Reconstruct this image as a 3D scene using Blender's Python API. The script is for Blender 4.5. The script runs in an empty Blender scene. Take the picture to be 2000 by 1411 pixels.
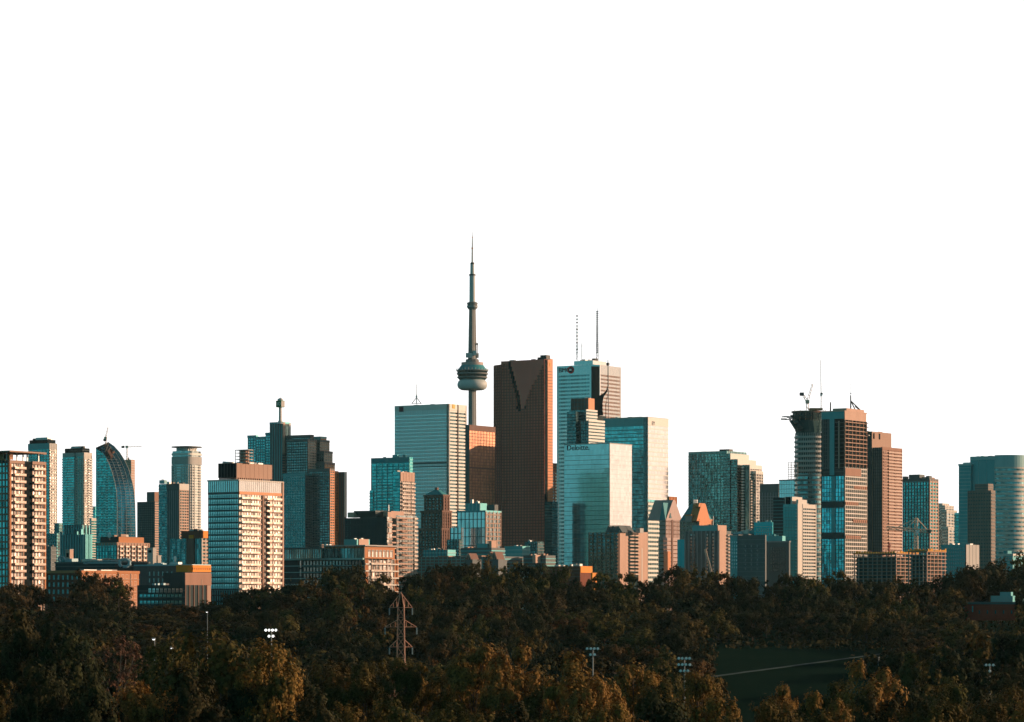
import bpy, bmesh, math, random
import numpy as np
from math import radians as R, sin, cos, pi
from mathutils import Vector, Matrix

S = bpy.context.scene
COL = S.collection
random.seed(7)

# ------------------------------------------------------------------ camera
F = 6135.0            # focal length in photograph pixels (2000 wide)
CAMZ, HORY = 36.0, 1180.0
cam_d = bpy.data.cameras.new('camera'); cam = bpy.data.objects.new('camera', cam_d); COL.objects.link(cam)
cam.location = (0, 0, CAMZ); cam.rotation_euler = (pi/2, 0, 0)
cam_d.sensor_width = 36; cam_d.lens = 36*F/2000; cam_d.shift_y = (HORY-705.5)/2000
cam_d.clip_start = 1; cam_d.clip_end = 60000
S.camera = cam
# ------------------------------------------------------------------ sky and sun
SUN_AZ, SUN_EL = 79.0, 12.5     # degrees clockwise from the viewing direction (+Y), degrees above the horizon
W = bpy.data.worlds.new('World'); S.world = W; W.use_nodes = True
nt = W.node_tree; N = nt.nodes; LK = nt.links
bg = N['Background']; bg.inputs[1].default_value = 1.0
sky = N.new('ShaderNodeTexSky'); sky.sky_type = 'NISHITA'; sky.sun_disc = False
sky.sun_elevation = R(SUN_EL); sky.sun_rotation = R(SUN_AZ); sky.air_density = 1.0; sky.dust_density = 1.5; sky.ozone_density = 1.0
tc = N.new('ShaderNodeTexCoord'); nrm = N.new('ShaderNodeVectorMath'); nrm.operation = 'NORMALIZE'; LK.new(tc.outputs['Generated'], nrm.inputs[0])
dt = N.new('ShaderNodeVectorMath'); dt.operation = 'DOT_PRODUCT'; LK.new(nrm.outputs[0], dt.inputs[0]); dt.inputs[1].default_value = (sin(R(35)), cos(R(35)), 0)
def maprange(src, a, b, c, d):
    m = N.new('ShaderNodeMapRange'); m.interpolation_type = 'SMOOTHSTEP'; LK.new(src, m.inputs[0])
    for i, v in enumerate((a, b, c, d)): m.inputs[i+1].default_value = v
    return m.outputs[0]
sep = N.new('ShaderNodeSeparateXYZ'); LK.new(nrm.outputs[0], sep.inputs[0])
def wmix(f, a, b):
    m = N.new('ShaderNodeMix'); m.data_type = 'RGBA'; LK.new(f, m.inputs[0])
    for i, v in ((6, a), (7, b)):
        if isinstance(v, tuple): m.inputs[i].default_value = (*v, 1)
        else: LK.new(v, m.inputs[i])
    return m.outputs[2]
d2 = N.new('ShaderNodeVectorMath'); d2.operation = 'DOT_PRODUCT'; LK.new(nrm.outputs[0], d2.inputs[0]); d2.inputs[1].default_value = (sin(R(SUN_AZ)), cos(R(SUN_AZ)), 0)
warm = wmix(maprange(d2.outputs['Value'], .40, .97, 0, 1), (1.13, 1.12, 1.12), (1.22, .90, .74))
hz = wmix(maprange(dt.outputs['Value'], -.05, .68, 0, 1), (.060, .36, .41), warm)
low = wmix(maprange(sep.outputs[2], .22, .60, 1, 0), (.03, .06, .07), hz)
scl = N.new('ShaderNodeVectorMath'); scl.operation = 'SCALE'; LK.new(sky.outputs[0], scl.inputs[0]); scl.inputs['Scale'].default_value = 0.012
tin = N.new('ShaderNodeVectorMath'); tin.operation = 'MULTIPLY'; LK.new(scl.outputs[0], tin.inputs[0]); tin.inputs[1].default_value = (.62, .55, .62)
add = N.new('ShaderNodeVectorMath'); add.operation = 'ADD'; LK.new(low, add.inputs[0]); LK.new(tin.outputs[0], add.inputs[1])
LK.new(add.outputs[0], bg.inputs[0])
W.cycles.sampling_method = 'AUTOMATIC'
sun_d = bpy.data.lights.new('sun', 'SUN'); sun_d.energy = 4.9; sun_d.angle = R(.5); sun_d.color = (1, .66, .43)
sun = bpy.data.objects.new('sun', sun_d); COL.objects.link(sun)
sdir = Vector((sin(R(SUN_AZ))*cos(R(SUN_EL)), cos(R(SUN_AZ))*cos(R(SUN_EL)), sin(R(SUN_EL))))
sun.rotation_euler = sdir.to_track_quat('Z', 'Y').to_euler(); sun.location = (0, 0, 500)
S.view_settings.view_transform = 'Standard'; S.view_settings.look = 'None'
S.view_settings.exposure = 0.25; S.view_settings.gamma = 1; S.view_settings.use_curve_mapping = False
S.cycles.max_bounces = 5; S.cycles.diffuse_bounces = 2; S.cycles.glossy_bounces = 3; S.cycles.transmission_bounces = 2
S.cycles.use_denoising = True

# ------------------------------------------------------------------ materials
MATS = {}
def newmat(name):
    m = bpy.data.materials.new(name); m.use_nodes = True; MATS[name] = m
    return m, m.node_tree, m.node_tree.nodes['Principled BSDF']
def mixc(t, f, a, b):
    m = t.nodes.new('ShaderNodeMix'); m.data_type = 'RGBA'
    if f is not None: t.links.new(f, m.inputs[0])
    for i, v in ((6, a), (7, b)):
        if isinstance(v, tuple): m.inputs[i].default_value = (*v[:3], 1)
        else: t.links.new(v, m.inputs[i])
    return m.outputs[2]
def solid(name, rgb, rough=.75, var=.25, scale=.25, metal=0, streak=True, spec=.2):
    m, t, b = newmat(name)
    g = t.nodes.new('ShaderNodeNewGeometry'); n = t.nodes.new('ShaderNodeTexNoise'); n.inputs['Scale'].default_value = scale
    mp = t.nodes.new('ShaderNodeMapping'); t.links.new(g.outputs['Position'], mp.inputs[0]); mp.inputs['Scale'].default_value = (1, 1, .25 if streak else 1)
    t.links.new(mp.outputs[0], n.inputs[0]); n.inputs['Detail'].default_value = 5
    lo = tuple(c*(1-var) for c in rgb); hi = tuple(min(1, c*(1+var*.7)) for c in rgb)
    t.links.new(mixc(t, n.outputs[0], lo, hi), b.inputs['Base Color'])
    b.inputs['Roughness'].default_value = rough; b.inputs['Metallic'].default_value = metal; b.inputs['Specular IOR Level'].default_value = spec
    return m
def glass(name, rgb, cell=(1.5, 1.5, 3.2), var=.5, rough=.16, metal=.85, tilt=.02, broad=.26):
    """window wall: every pane gets its own tone and a slightly different tilt"""
    m, t, b = newmat(name)
    tc = t.nodes.new('ShaderNodeTexCoord')
    a = t.nodes.new('ShaderNodeVectorMath'); a.operation = 'ADD'; t.links.new(tc.outputs['Object'], a.inputs[0]); a.inputs[1].default_value = (.37, .37, .11)
    d = t.nodes.new('ShaderNodeVectorMath'); d.operation = 'DIVIDE'; t.links.new(a.outputs[0], d.inputs[0]); d.inputs[1].default_value = cell
    f = t.nodes.new('ShaderNodeVectorMath'); f.operation = 'FLOOR'; t.links.new(d.outputs[0], f.inputs[0])
    w = t.nodes.new('ShaderNodeTexWhiteNoise'); t.links.new(f.outputs[0], w.inputs[0])
    lo = tuple(c*(1-var) for c in rgb); hi = tuple(min(1, c*(1+var)) for c in rgb)
    base = mixc(t, w.outputs['Value'], lo, hi)
    # broad, slow unevenness so that a whole face is not one tone
    n = t.nodes.new('ShaderNodeTexNoise'); n.inputs['Scale'].default_value = .03; t.links.new(tc.outputs['Object'], n.inputs[0])
    mm = t.nodes.new('ShaderNodeMapRange'); t.links.new(n.outputs[0], mm.inputs[0]); mm.inputs[1].default_value = .3; mm.inputs[2].default_value = .7; mm.inputs[3].default_value = 1-broad; mm.inputs[4].default_value = 1+broad*.9
    ml = t.nodes.new('ShaderNodeVectorMath'); ml.operation = 'SCALE'; t.links.new(base, ml.inputs[0]); t.links.new(mm.outputs[0], ml.inputs['Scale'])
    t.links.new(ml.outputs[0], b.inputs['Base Color'])
    b.inputs['Roughness'].default_value = rough; b.inputs['Metallic'].default_value = metal
    g = t.nodes.new('ShaderNodeNewGeometry')
    s = t.nodes.new('ShaderNodeVectorMath'); s.operation = 'SUBTRACT'; t.links.new(w.outputs['Color'], s.inputs[0]); s.inputs[1].default_value = (.5, .5, .5)
    sc = t.nodes.new('ShaderNodeVectorMath'); sc.operation = 'SCALE'; t.links.new(s.outputs[0], sc.inputs[0]); sc.inputs['Scale'].default_value = tilt*2
    ad = t.nodes.new('ShaderNodeVectorMath'); ad.operation = 'ADD'; t.links.new(g.outputs['Normal'], ad.inputs[0]); t.links.new(sc.outputs[0], ad.inputs[1])
    no = t.nodes.new('ShaderNodeVectorMath'); no.operation = 'NORMALIZE'; t.links.new(ad.outputs[0], no.inputs[0])
    t.links.new(no.outputs[0], b.inputs['Normal'])
    return m
M = MATS
solid('white_concrete', (.62, .56, .50), .7, .15)
solid('pale_concrete', (.46, .43, .40), .8, .2)
solid('grey_concrete', (.26, .27, .27), .85, .25)
solid('pink_concrete', (.55, .35, .27), .8, .18)
solid('pink_stone', (.46, .33, .30), .6, .15)
solid('brown_concrete', (.36, .20, .145), .85, .2)
solid('brown_stone', (.21, .12, .095), .8, .3)
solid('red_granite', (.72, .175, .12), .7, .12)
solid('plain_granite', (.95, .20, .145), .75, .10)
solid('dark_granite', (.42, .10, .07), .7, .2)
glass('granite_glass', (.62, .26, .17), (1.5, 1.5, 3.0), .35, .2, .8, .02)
solid('sunlit_granite', (.62, .22, .08), .4, .15)  # granite with the sun's orange put into its colour
solid('tan_panel', (.38, .235, .175), .7, .1)
solid('dark_panel', (.050, .068, .070), .85, .3, spec=.08)
solid('black_panel', (.012, .018, .02), .9, .3, spec=.05)
solid('slate_panel', (.12, .135, .135), .6, .2)
solid('teal_panel', (.10, .34, .36), .45, .2, metal=.3)
solid('cyan_panel', (.02, .55, .62), .55, .08)
solid('pale_teal_panel', (.30, .50, .50), .6, .15)
solid('teal_marble', (.74, .78, .76), .4, .10, metal=.2)
solid('weathered_stone', (.27, .215, .18), .85, .3)
solid('school_brick', (.42, .07, .04), .9, .2, 1.0)
solid('white_stone', (.72, .68, .62), .4, .08)
solid('fcp_marble', (.52, .53, .52), .18, .08, metal=.95)
solid('orange_panel', (.75, .24, .02), .6, .12)
solid('orange_brick', (.50, .21, .10), .8, .2, 1.2)
solid('dark_brick', (.20, .07, .045), .85, .25, 1.2)
solid('grey_brick', (.15, .12, .115), .85, .25, 1.2)
solid('copper_roof', (.05, .27, .30), .6, .2)
solid('roof_gravel', (.16, .15, .14), .95, .3)
solid('steel', (.55, .55, .54), .45, .2, metal=.3)
solid('dark_steel', (.06, .06, .06), .5, .3, metal=.3)
solid('rust_steel', (.55, .29, .20), .6, .25)
solid('white_paint', (.78, .77, .75), .5, .08)
solid('crane_paint', (.72, .55, .42), .5, .2)
solid('formwork', (.62, .30, .06), .8, .4, .6)
solid('safety_net', (.03, .085, .088), .8, .4, .3)
solid('cn_concrete', (.20, .20, .195), .85, .12, .08)
solid('cn_white', (.48, .50, .49), .5, .08)
solid('green_sign', (.0, .18, .07), .5, .05)
solid('red_sign', (.45, .03, .03), .5, .05)
solid('gold_sign', (.75, .42, .06), .5, .05)
solid('navy_sign', (.01, .025, .05), .5, .05)
solid('maroon_sign', (.10, .035, .045), .5, .05)
solid('duct_metal', (.30, .42, .46), .5, .2, metal=.2)
glass('pale_glass', (.66, .68, .68), (3, 3, 4.4), .09, .12, .9, .008, .05)
glass('teal_glass', (.16, .50, .52), (1.6, 1.6, 3.2), .45, .15)
glass('deep_teal_glass', (.08, .42, .42), (2, 2, 3.4), .35, .15)
glass('blade_glass', (.09, .27, .32), (1.6, 1.6, 3.2), .3, .14)
glass('dark_glass', (.14, .26, .265), (1.7, 1.7, 3.1), .6, .18)
glass('black_glass', (.08, .145, .15), (1.6, 1.6, 3.2), .5, .14)
glass('brown_glass', (.20, .11, .07), (1.6, 1.6, 3.0), .5, .15)
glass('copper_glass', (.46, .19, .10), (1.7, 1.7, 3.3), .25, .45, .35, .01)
glass('blue_glass', (.14, .62, .72), (1.6, 1.6, 3.2), .45, .14)
glass('condo_glass', (.34, .33, .31), (1.4, 1.4, 3.0), .8, .22, .75, .05)
glass('bright_condo_glass', (.62, .55, .50), (1.4, 1.4, 3.0), .6, .22, .75, .05)
glass('bright_rail', (.62, .50, .42), (1.3, 1.3, 1.1), .3, .35, .3, .03)
glass('balcony_glass', (.36, .27, .22), (1.3, 1.3, 1.1), .3, .35, .2, .03)
glass('grey_glass', (.33, .40, .40), (1.6, 1.6, 3.1), .45, .16)

# ------------------------------------------------------------------ mesh helpers
def tag(o, label=None, cat=None, group=None, kind=None):
    if label: o['label'] = label
    if cat: o['category'] = cat
    if group: o['group'] = group
    if kind: o['kind'] = kind
    return o
def link(name, mesh, parent=None, loc=(0, 0, 0)):
    o = bpy.data.objects.new(name, mesh); COL.objects.link(o); o.location = loc
    if parent: o.parent = parent
    return o
def empty(name, loc, rz=0, label=None, cat=None, group=None):
    o = bpy.data.objects.new(name, None); COL.objects.link(o); o.location = loc; o.rotation_euler = (0, 0, rz)
    o.empty_display_size = 2
    return tag(o, label, cat, group)
class MB:
    def __init__(s): s.v = []; s.f = []
    def box(s, x0, x1, y0, y1, z0, z1):
        n = len(s.v); s.v += [(x, y, z) for z in (z0, z1) for x, y in ((x0, y0), (x1, y0), (x1, y1), (x0, y1))]
        s.f += [tuple(n+i for i in q) for q in ((0, 3, 2, 1), (4, 5, 6, 7), (0, 1, 5, 4), (1, 2, 6, 5), (2, 3, 7, 6), (3, 0, 4, 7))]
        return s
    def prism(s, poly, z0, z1, top=None):
        n = len(s.v); k = len(poly); top = top or poly
        s.v += [(x, y, z0) for x, y in poly] + [(x, y, z1) for x, y in top]
        s.f += [tuple(n+i for i in reversed(range(k))), tuple(n+k+i for i in range(k))]
        s.f += [(n+i, n+(i+1) % k, n+k+(i+1) % k, n+k+i) for i in range(k)]
        return s
    def bar(s, p, q, r=.1, sides=4):
        p = Vector(p); q = Vector(q); d = (q-p); 
        if d.length < 1e-6: return s
        u = d.orthogonal().normalized(); w = d.normalized().cross(u); n = len(s.v)
        for c in (p, q):
            for i in range(sides):
                a = 2*pi*(i+.5)/sides; s.v.append(tuple(c+u*cos(a)*r+w*sin(a)*r))
        s.f += [(n+i, n+(i+1) % sides, n+sides+(i+1) % sides, n+sides+i) for i in range(sides)]
        s.f += [tuple(n+i for i in reversed(range(sides))), tuple(n+sides+i for i in range(sides))]
        return s
    def lathe(s, prof, sides=24, cx=0, cy=0):
        n = len(s.v)
        for r, z in prof:
            s.v += [(cx+r*cos(2*pi*i/sides), cy+r*sin(2*pi*i/sides), z) for i in range(sides)]
        for j in range(len(prof)-1):
            s.f += [(n+j*sides+i, n+j*sides+(i+1) % sides, n+(j+1)*sides+(i+1) % sides, n+(j+1)*sides+i) for i in range(sides)]
        s.f += [tuple(n+i for i in reversed(range(sides))), tuple(n+(len(prof)-1)*sides+i for i in range(sides))]
        return s
    def poly(s, pts, faces):
        n = len(s.v); s.v += [tuple(p) for p in pts]; s.f += [tuple(n+i for i in f) for f in faces]; return s
    def mesh(s, name, mat):
        m = bpy.data.meshes.new(name); m.from_pydata(s.v, [], s.f); m.materials.append(M[mat]); m.update(); return m
    def obj(s, name, mat, parent=None, loc=(0, 0, 0)):
        return link(name, s.mesh(name, mat), parent, loc)
_bc = {}
def boxmesh(dx, dy, dz, mat):
    k = (round(dx, 2), round(dy, 2), round(dz, 2), mat)
    if k not in _bc: _bc[k] = MB().box(0, k[0], 0, k[1], 0, k[2]).mesh('box_'+mat, mat)
    return _bc[k]
def parts(name, boxes, mat, parent, limit=300):
    """boxes (x0,x1,y0,y1,z0,z1) each as an object of its own; past the limit the rest joins as one"""
    for b in boxes[:limit]:
        link(name, boxmesh(b[1]-b[0], b[3]-b[2], b[5]-b[4], mat), parent, (b[0], b[2], b[4]))
    if len(boxes) > limit:
        mb = MB()
        for b in boxes[limit:]: mb.box(*b)
        tag(mb.obj(name, mat, parent), kind='stuff')
def pxX(px, D): return (px-1000)*D/F
def pyZ(py, D): return CAMZ+(HORY-py)*D/F
def P(px, py, D): return (pxX(px, D), D, pyZ(py, D))

# ------------------------------------------------------------------ buildings
CITY = 30.0
class Building:
    def __init__(s, name, label, xm, D, phi=-33.0, cat='building', base=CITY, group=None):
        s.D = D; s.phi = R(phi); s.base = base
        s.root = empty(name, (pxX(xm, D), D, base), s.phi, label, cat, group)
        s.c = Vector((pxX(xm, D), D))
        s.ux = Vector((cos(s.phi), sin(s.phi))); s.uy = Vector((-sin(s.phi), cos(s.phi)))
    def z(s, py, D=None): return pyZ(py, D or s.D)-s.base
    def hit(s, p, d, px):
        """distance along direction d from world point p at which it shows at photograph column px"""
        r = (px-1000)/F; return (r*p.y-p.x)/(d.x-r*d.y)
    def vol(s, x0, xm, x1, yt, yb=None, mat='pale_concrete', back=0.0, on=None, name='wall', roof='roof_gravel', solid_body=True, cap=0, capmat=None, z0=None):
        p = s.c.copy()
        if on == 'L': p = s.c - s.ux*s.hit(s.c, -s.ux, xm)
        elif on == 'R': p = s.c + s.uy*s.hit(s.c, s.uy, xm)
        if on and back: p = p + s.uy*back - s.ux*back
        if on is None:
            D = s.D+back; p = Vector((pxX(xm, D), D))
        v = Vol(); v.B = s; v.p = p
        rel = p-s.c; v.ox = rel.dot(s.ux); v.oy = rel.dot(s.uy)
        v.a = s.hit(p, -s.ux, x0); v.b = s.hit(p, s.uy, x1)
        v.D = p.y; v.z1 = s.z(yt, p.y); v.z0 = (s.z(yb, p.y) if yb is not None else 0) if z0 is None else z0
        v.poly = [(v.ox-v.a, v.oy), (v.ox, v.oy), (v.ox, v.oy+v.b), (v.ox-v.a, v.oy+v.b)]
        if solid_body:
            MB().prism(v.poly, v.z0, v.z1).obj(name, mat, s.root)
            if cap: v.parapet(cap, capmat or mat)
        return v
class Vol:
    def s(v, face, px):
        B = v.B
        if face == 'L': return v.a-B.hit(v.p, -B.ux, px)
        return B.hit(v.p, B.uy, px)
    def fb(v, face, s0, s1, z0, z1, d0, d1):
        if face == 'L': return (v.ox-v.a+s0, v.ox-v.a+s1, v.oy-d1, v.oy-d0, z0, z1)
        return (v.ox+d0, v.ox+d1, v.oy+s0, v.oy+s1, z0, z1)
    def len(v, face): return v.a if face == 'L' else v.b
    def parapet(v, h, mat, proud=.35, name='parapet'):
        x0, x1, y0, y1 = v.ox-v.a-proud, v.ox+proud, v.oy-proud, v.oy+v.b+proud
        MB().box(x0, x1, y0, y1, v.z1-h, v.z1+.4).obj(name, mat, v.B.root)
    def z(v, py): return v.B.z(py, v.D)
    def zr(v, y0, y1):
        return (v.z0 if y1 is None else v.z(y1)), (v.z1 if y0 is None else v.z(y0))
    def bands(v, pitch, h, mat, proud=.2, faces='LR', y0=None, y1=None, px=None, name='floor_band', inset=.3):
        """pitch in photograph pixels; h = height in metres"""
        za, zb = v.zr(y0, y1); st = pitch*v.D/F; n = max(1, int((zb-za)/st)); out = []
        if faces == 'LR' and px is None:
            for i in range(n):
                z = zb-(i+1)*st; out.append((v.ox-v.a-proud, v.ox+proud, v.oy-proud, v.oy+v.b+proud, z, z+h))
        else:
            for f in faces:
                s0, s1 = (0, v.len(f)) if px is None else (v.s(f, px[0]), v.s(f, px[1]))
                for i in range(n):
                    z = zb-(i+1)*st; out.append(v.fb(f, s0, s1, z, z+h, -inset, proud))
        parts(name, out, mat, v.B.root)
    def piers(v, face, n, w, mat, proud=.25, y0=None, y1=None, px=None, name='pier', ends=True, inset=.3):
        za, zb = v.zr(y0, y1); s0, s1 = (0, v.len(face)) if px is None else (v.s(face, px[0]), v.s(face, px[1]))
        out = []
        for i in range(n+1):
            if not ends and i in (0, n): continue
            c = s0+(s1-s0)*i/n; a = min(max(c-w/2, s0), s1-w); out.append(v.fb(face, a, a+w, za, zb, -inset, proud))
        parts(name, out, mat, v.B.root)
    def windows(v, face, px, nx, y0, pitch, ny, wf=.6, hf=.6, mat='condo_glass', frame='dark_panel', name='window', skip=0):
        """each window: a frame with its pane set back in it (the pane is the frame's child)"""
        s0, s1 = v.s(face, px[0]), v.s(face, px[1]); cw = (s1-s0)/nx; st = pitch*v.D/F; zt = v.z(y0)
        k = 0
        for j in range(ny):
            for i in range(nx):
                if random.random() < skip: continue
                a = s0+cw*(i+.5-wf/2); z = zt-(j+1)*st+st*(1-hf)/2; w = cw*wf; h = st*hf; t = max(.12, w*.07)
                if z < 0: continue
                fr = MB()
                key = ('win', face, round(w, 2), round(h, 2), frame)
                if key not in _bc:
                    if face == 'L':
                        fr.box(0, w, -.15, .1, 0, t); fr.box(0, w, -.15, .1, h-t, h); fr.box(0, t, -.15, .1, t, h-t); fr.box(w-t, w, -.15, .1, t, h-t); fr.box(w/2-t/2, w/2+t/2, -.12, .1, t, h-t)
                    else:
                        fr.box(-.1, .15, 0, w, 0, t); fr.box(-.1, .15, 0, w, h-t, h); fr.box(-.1, .15, 0, t, t, h-t); fr.box(-.1, .15, w-t, w, t, h-t); fr.box(-.1, .12, w/2-t/2, w/2+t/2, t, h-t)
                    _bc[key] = fr.mesh('window', frame)
                if k >= 300: return
                x0, x1, y0_, y1_, _, _ = v.fb(face, a, a+w, 0, 1, 0, 0)
                o = link(name, _bc[key], v.B.root, (x0, y0_, z)); k += 1
                bb = boxmesh(w-2*t, .12, h-2*t, mat) if face == 'L' else boxmesh(.12, w-2*t, h-2*t, mat)
                link('pane', bb, o, (t, -.06, t) if face == 'L' else (-.06, t, t))
    def balconies(v, face, px, y0, pitch, n, slab='white_concrete', rail='balcony_glass', depth=1.5, name='balcony', jitter=0, skip=0, railh=1.05, slabh=.25):
        s0, s1 = v.s(face, px[0]), v.s(face, px[1]); w = s1-s0; st = pitch*v.D/F; zt = v.z(y0)
        key = ('balc', face, round(w, 2), round(depth, 2), slab, rail)
        if key not in _bc:
            m = MB()
            if face == 'L': m.box(0, w, -depth, .1, 0, slabh)
            else: m.box(-.1, depth, 0, w, 0, slabh)
            r = MB()
            if face == 'L':
                r.box(0, w, -depth, -depth+.06, slabh, railh); r.box(0, .06, -depth, 0, slabh, railh); r.box(w-.06, w, -depth, 0, slabh, railh); r.box(0, w, -depth-.04, -depth+.1, railh, railh+.08)
            else:
                r.box(depth-.06, depth, 0, w, slabh, railh); r.box(0, depth, 0, .06, slabh, railh); r.box(0, depth, w-.06, w, slabh, railh); r.box(depth-.1, depth+.04, 0, w, railh, railh+.08)
            _bc[key] = (m.mesh('balcony', slab), r.mesh('railing', rail))
        ms, mr = _bc[key]
        for i in range(n):
            if random.random() < skip: continue
            z = zt-(i+1)*st
            if z < 0: break
            x0, _, y0_, y1_, _, _ = v.fb(face, s0, s1, 0, 1, 0, 0)
            o = link(name, ms, v.B.root, (x0, y0_, z)); link('railing', mr, o)
    def box(v, face, px, y0, y1, d0, d1, mat, name):
        za, zb = v.zr(y0, y1); b = v.fb(face, v.s(face, px[0]), v.s(face, px[1]), za, zb, d0, d1)
        return MB().box(*b).obj(name, mat, v.B.root)
    def roofbox(v, fx0, fx1, fy0, fy1, h, mat, name='roof_unit', z=None):
        """box standing on the roof; fractions of the footprint"""
        z = v.z1 if z is None else z
        return MB().box(v.ox-v.a+v.a*fx0, v.ox-v.a+v.a*fx1, v.oy+v.b*fy0, v.oy+v.b*fy1, z, z+h).obj(name, mat, v.B.root)
    def clutter(v, n=6, hmax=3, mats=('steel', 'dark_steel', 'pale_concrete'), name='roof_unit'):
        for i in range(n):
            x = random.uniform(.05, .8); y = random.uniform(.05, .7); w = random.uniform(.05, .16)
            v.roofbox(x, x+w, y, min(.95, y+w*1.5), random.uniform(.8, hmax), random.choice(mats), name)
def mast(name, label, px, yt, yb, D, w=.5, steps=3, mat='steel', parent=None, rings=0, cat='antenna', lattice=False):
    """mast in world space: tapering tube or lattice, with rings"""
    z0 = pyZ(yb, D); z1 = pyZ(yt, D); x = pxX(px, D)
    root = parent or empty(name, (x, D, z0), 0, label, cat)
    loc = Vector((x, D, z0)); 
    if parent:
        loc = Matrix.Rotation(-parent.rotation_euler.z, 3, 'Z') @ (loc-parent.location)
    base = tuple(loc) if parent else (0, 0, 0); H = z1-z0
    for i in range(steps):
        a, b = H*i/steps, H*(i+1)/steps; r = w*(1-.75*i/max(1, steps-1)) if steps > 1 else w
        m = MB()
        if lattice and i < steps-1:
            k = max(2, int((b-a)/(2.2*r)))
            for sx, sy in ((-1, -1), (1, -1), (1, 1), (-1, 1)): m.bar((sx*r, sy*r, a), (sx*r, sy*r, b), r*.22)
            for j in range(k):
                za, zb = a+(b-a)*j/k, a+(b-a)*(j+1)/k; g = 1 if j % 2 else -1
                m.bar((-r*g, -r, za), (r*g, -r, zb), r*.16); m.bar((r, -r*g, za), (r, r*g, zb), r*.16)
                m.bar((-r, -r, zb), (r, -r, zb), r*.16)
        else: m.lathe([(r, a), (r*.9, b)], 8)
        m.obj('mast_section' if parent is None else 'mast', mat, root, base)
    for i in range(rings):
        z = H*(.15+.8*i/max(1, rings)); MB().box(-w*1.15, w*1.15, -w*1.1, w*1.1, z, z+w*1.0).obj('antenna_panel', 'dark_steel' if i % 2 else mat, root, base)
    return root
def textpart(txt, size, mat, v, face, px, py, name='sign_lettering', d=.25, center=False):
    c = bpy.data.curves.new('lettering', 'FONT'); c.body = txt; c.size = size; c.extrude = .12
    if center: c.align_x = 'CENTER'
    t = bpy.data.objects.new('tmp', c); COL.objects.link(t)
    dg = bpy.context.evaluated_depsgraph_get(); me = bpy.data.meshes.new_from_object(t.evaluated_get(dg)); bpy.data.objects.remove(t)
    me.materials.clear(); me.materials.append(M[mat])
    o = link(name, me, v.B.root)
    b = v.fb(face, v.s(face, px), v.s(face, px), 0, 0, d, d)
    o.location = (b[0], b[2], v.z(py)); o.rotation_euler = (pi/2, 0, 0 if face == 'L' else pi/2)
    return o
# ================================================================== the towers: sun and shade tones put into many right and left faces
def simple(name, label, x0, xm, x1, yt, D, mat, **k):
    B = Building(name, label, xm, D, group=k.pop('group', None), phi=k.pop('phi', -33)); v = B.vol(x0, xm, x1, yt, None, mat, **k); return B, v

# --- brown brick condominium at the left edge
B = Building('apartment_tower', 'tall brown balcony apartment block at the left edge with an open roof frame', 17, 1360)
v = B.vol(-40, 17, 88, 899, None, 'dark_panel')
p = 13.45
v.bands(p, .75, 'brown_concrete', .25, 'L', name='floor_band'); v.piers('L', 9, .5, 'brown_concrete', .3)
v.box('L', (-38, 16.5), 905, 1150, -.2, .08, 'teal_glass', 'glass_wall')
v.piers('R', 1, 1.0, 'brown_concrete', .5, px=(17, 18.9), name='brick_pier'); v.box('R', (17.6, 20.0), 899, 1150, -.2, .62, 'orange_brick', 'brick_pier')
v.box('R', (85.5, 88), 899, 1150, -.2, .62, 'orange_brick', 'brick_pier')
v.box('R', (17, 46), 899, 905, -.2, .66, 'tan_panel', 'parapet'); v.box('R', (61.5, 88), 899, 905, -.2, .66, 'tan_panel', 'parapet')
v.box('R', (20.2, 45.5), 906, 1160, -.3, .12, 'condo_glass', 'glass_wall'); v.box('R', (62, 85), 906, 1160, -.3, .12, 'condo_glass', 'glass_wall')
v.box('R', (46.2, 61), 901, 1160, -.2, .06, 'black_panel', 'recess_wall')
for a, b, n in ((20, 46, 4), (62, 85.5, 4)):
    v.piers('R', n, .45, 'pink_concrete', .35, y0=906, px=(a, b), name='window_mullion')
    v.bands(p, .5, 'tan_panel', .4, 'R', y0=903, px=(a, b), name='floor_slab')
v.balconies('R', (24, 46), 903, p, 17, 'tan_panel', 'balcony_glass', 1.7)
v.balconies('R', (62, 84), 903, p, 17, 'tan_panel', 'balcony_glass', 1.7)
fr = B.vol(-40, 19, 91, 880, 883, 'tan_panel', back=-4, name='roof_frame_beam')
for i, px in enumerate((20, 40, 52, 60, 82)):
    o = v.box('R', (px, px+1.6), 882, 899, -2.5, -2.1, 'steel', 'roof_frame_post')
v.box('R', (17.5, 36), 884, 897, -3.2, -3, 'brown_glass', 'roof_screen'); v.box('R', (17.2, 91), 882.4, 884, -.9, -.1, 'tan_panel', 'roof_frame_beam')
v.box('L', (-38, 14), 886, 899, -2, -1.6, 'orange_brick', 'roof_screen')

# --- two tall banded towers behind it
B = Building('condo_tower', 'slim tall glass tower with white banded right side, second from the left edge', 96, 3900)
v = B.vol(55, 96, 111, 866, None, 'deep_teal_glass'); v.box('R', (96, 111), 878, 1180, -.3, .2, 'condo_glass', 'glass_wall'); v.bands(5.6, .8, 'pale_concrete', .5, 'L', y0=876); v.bands(5.6, 1.7, 'white_concrete', .8, 'R', y0=876)
v.piers('R', 3, .8, 'white_concrete', .8, y0=868); v.piers('L', 7, .5, 'teal_panel', .4, y0=878, ends=False)
v.box('R', (96, 111), 866, 878, -.3, .6, 'pale_concrete', 'upper_band'); v.box('L', (55, 95.6), 866, 878, -.3, .5, 'teal_panel', 'upper_band')
w = B.vol(57.5, 93, 108.5, 859, 866, 'black_panel', back=2, name='mechanical_penthouse'); w.roofbox(.3, .95, .1, .8, 3, 'steel'); w.roofbox(.2, 1, .2, .4, 1, 'dark_steel')
w.clutter(5, 4)
B = Building('condo_tower', 'slim balcony tower with dark penthouse and rounded white ends, left of the curved glass tower', 163, 3800)
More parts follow.
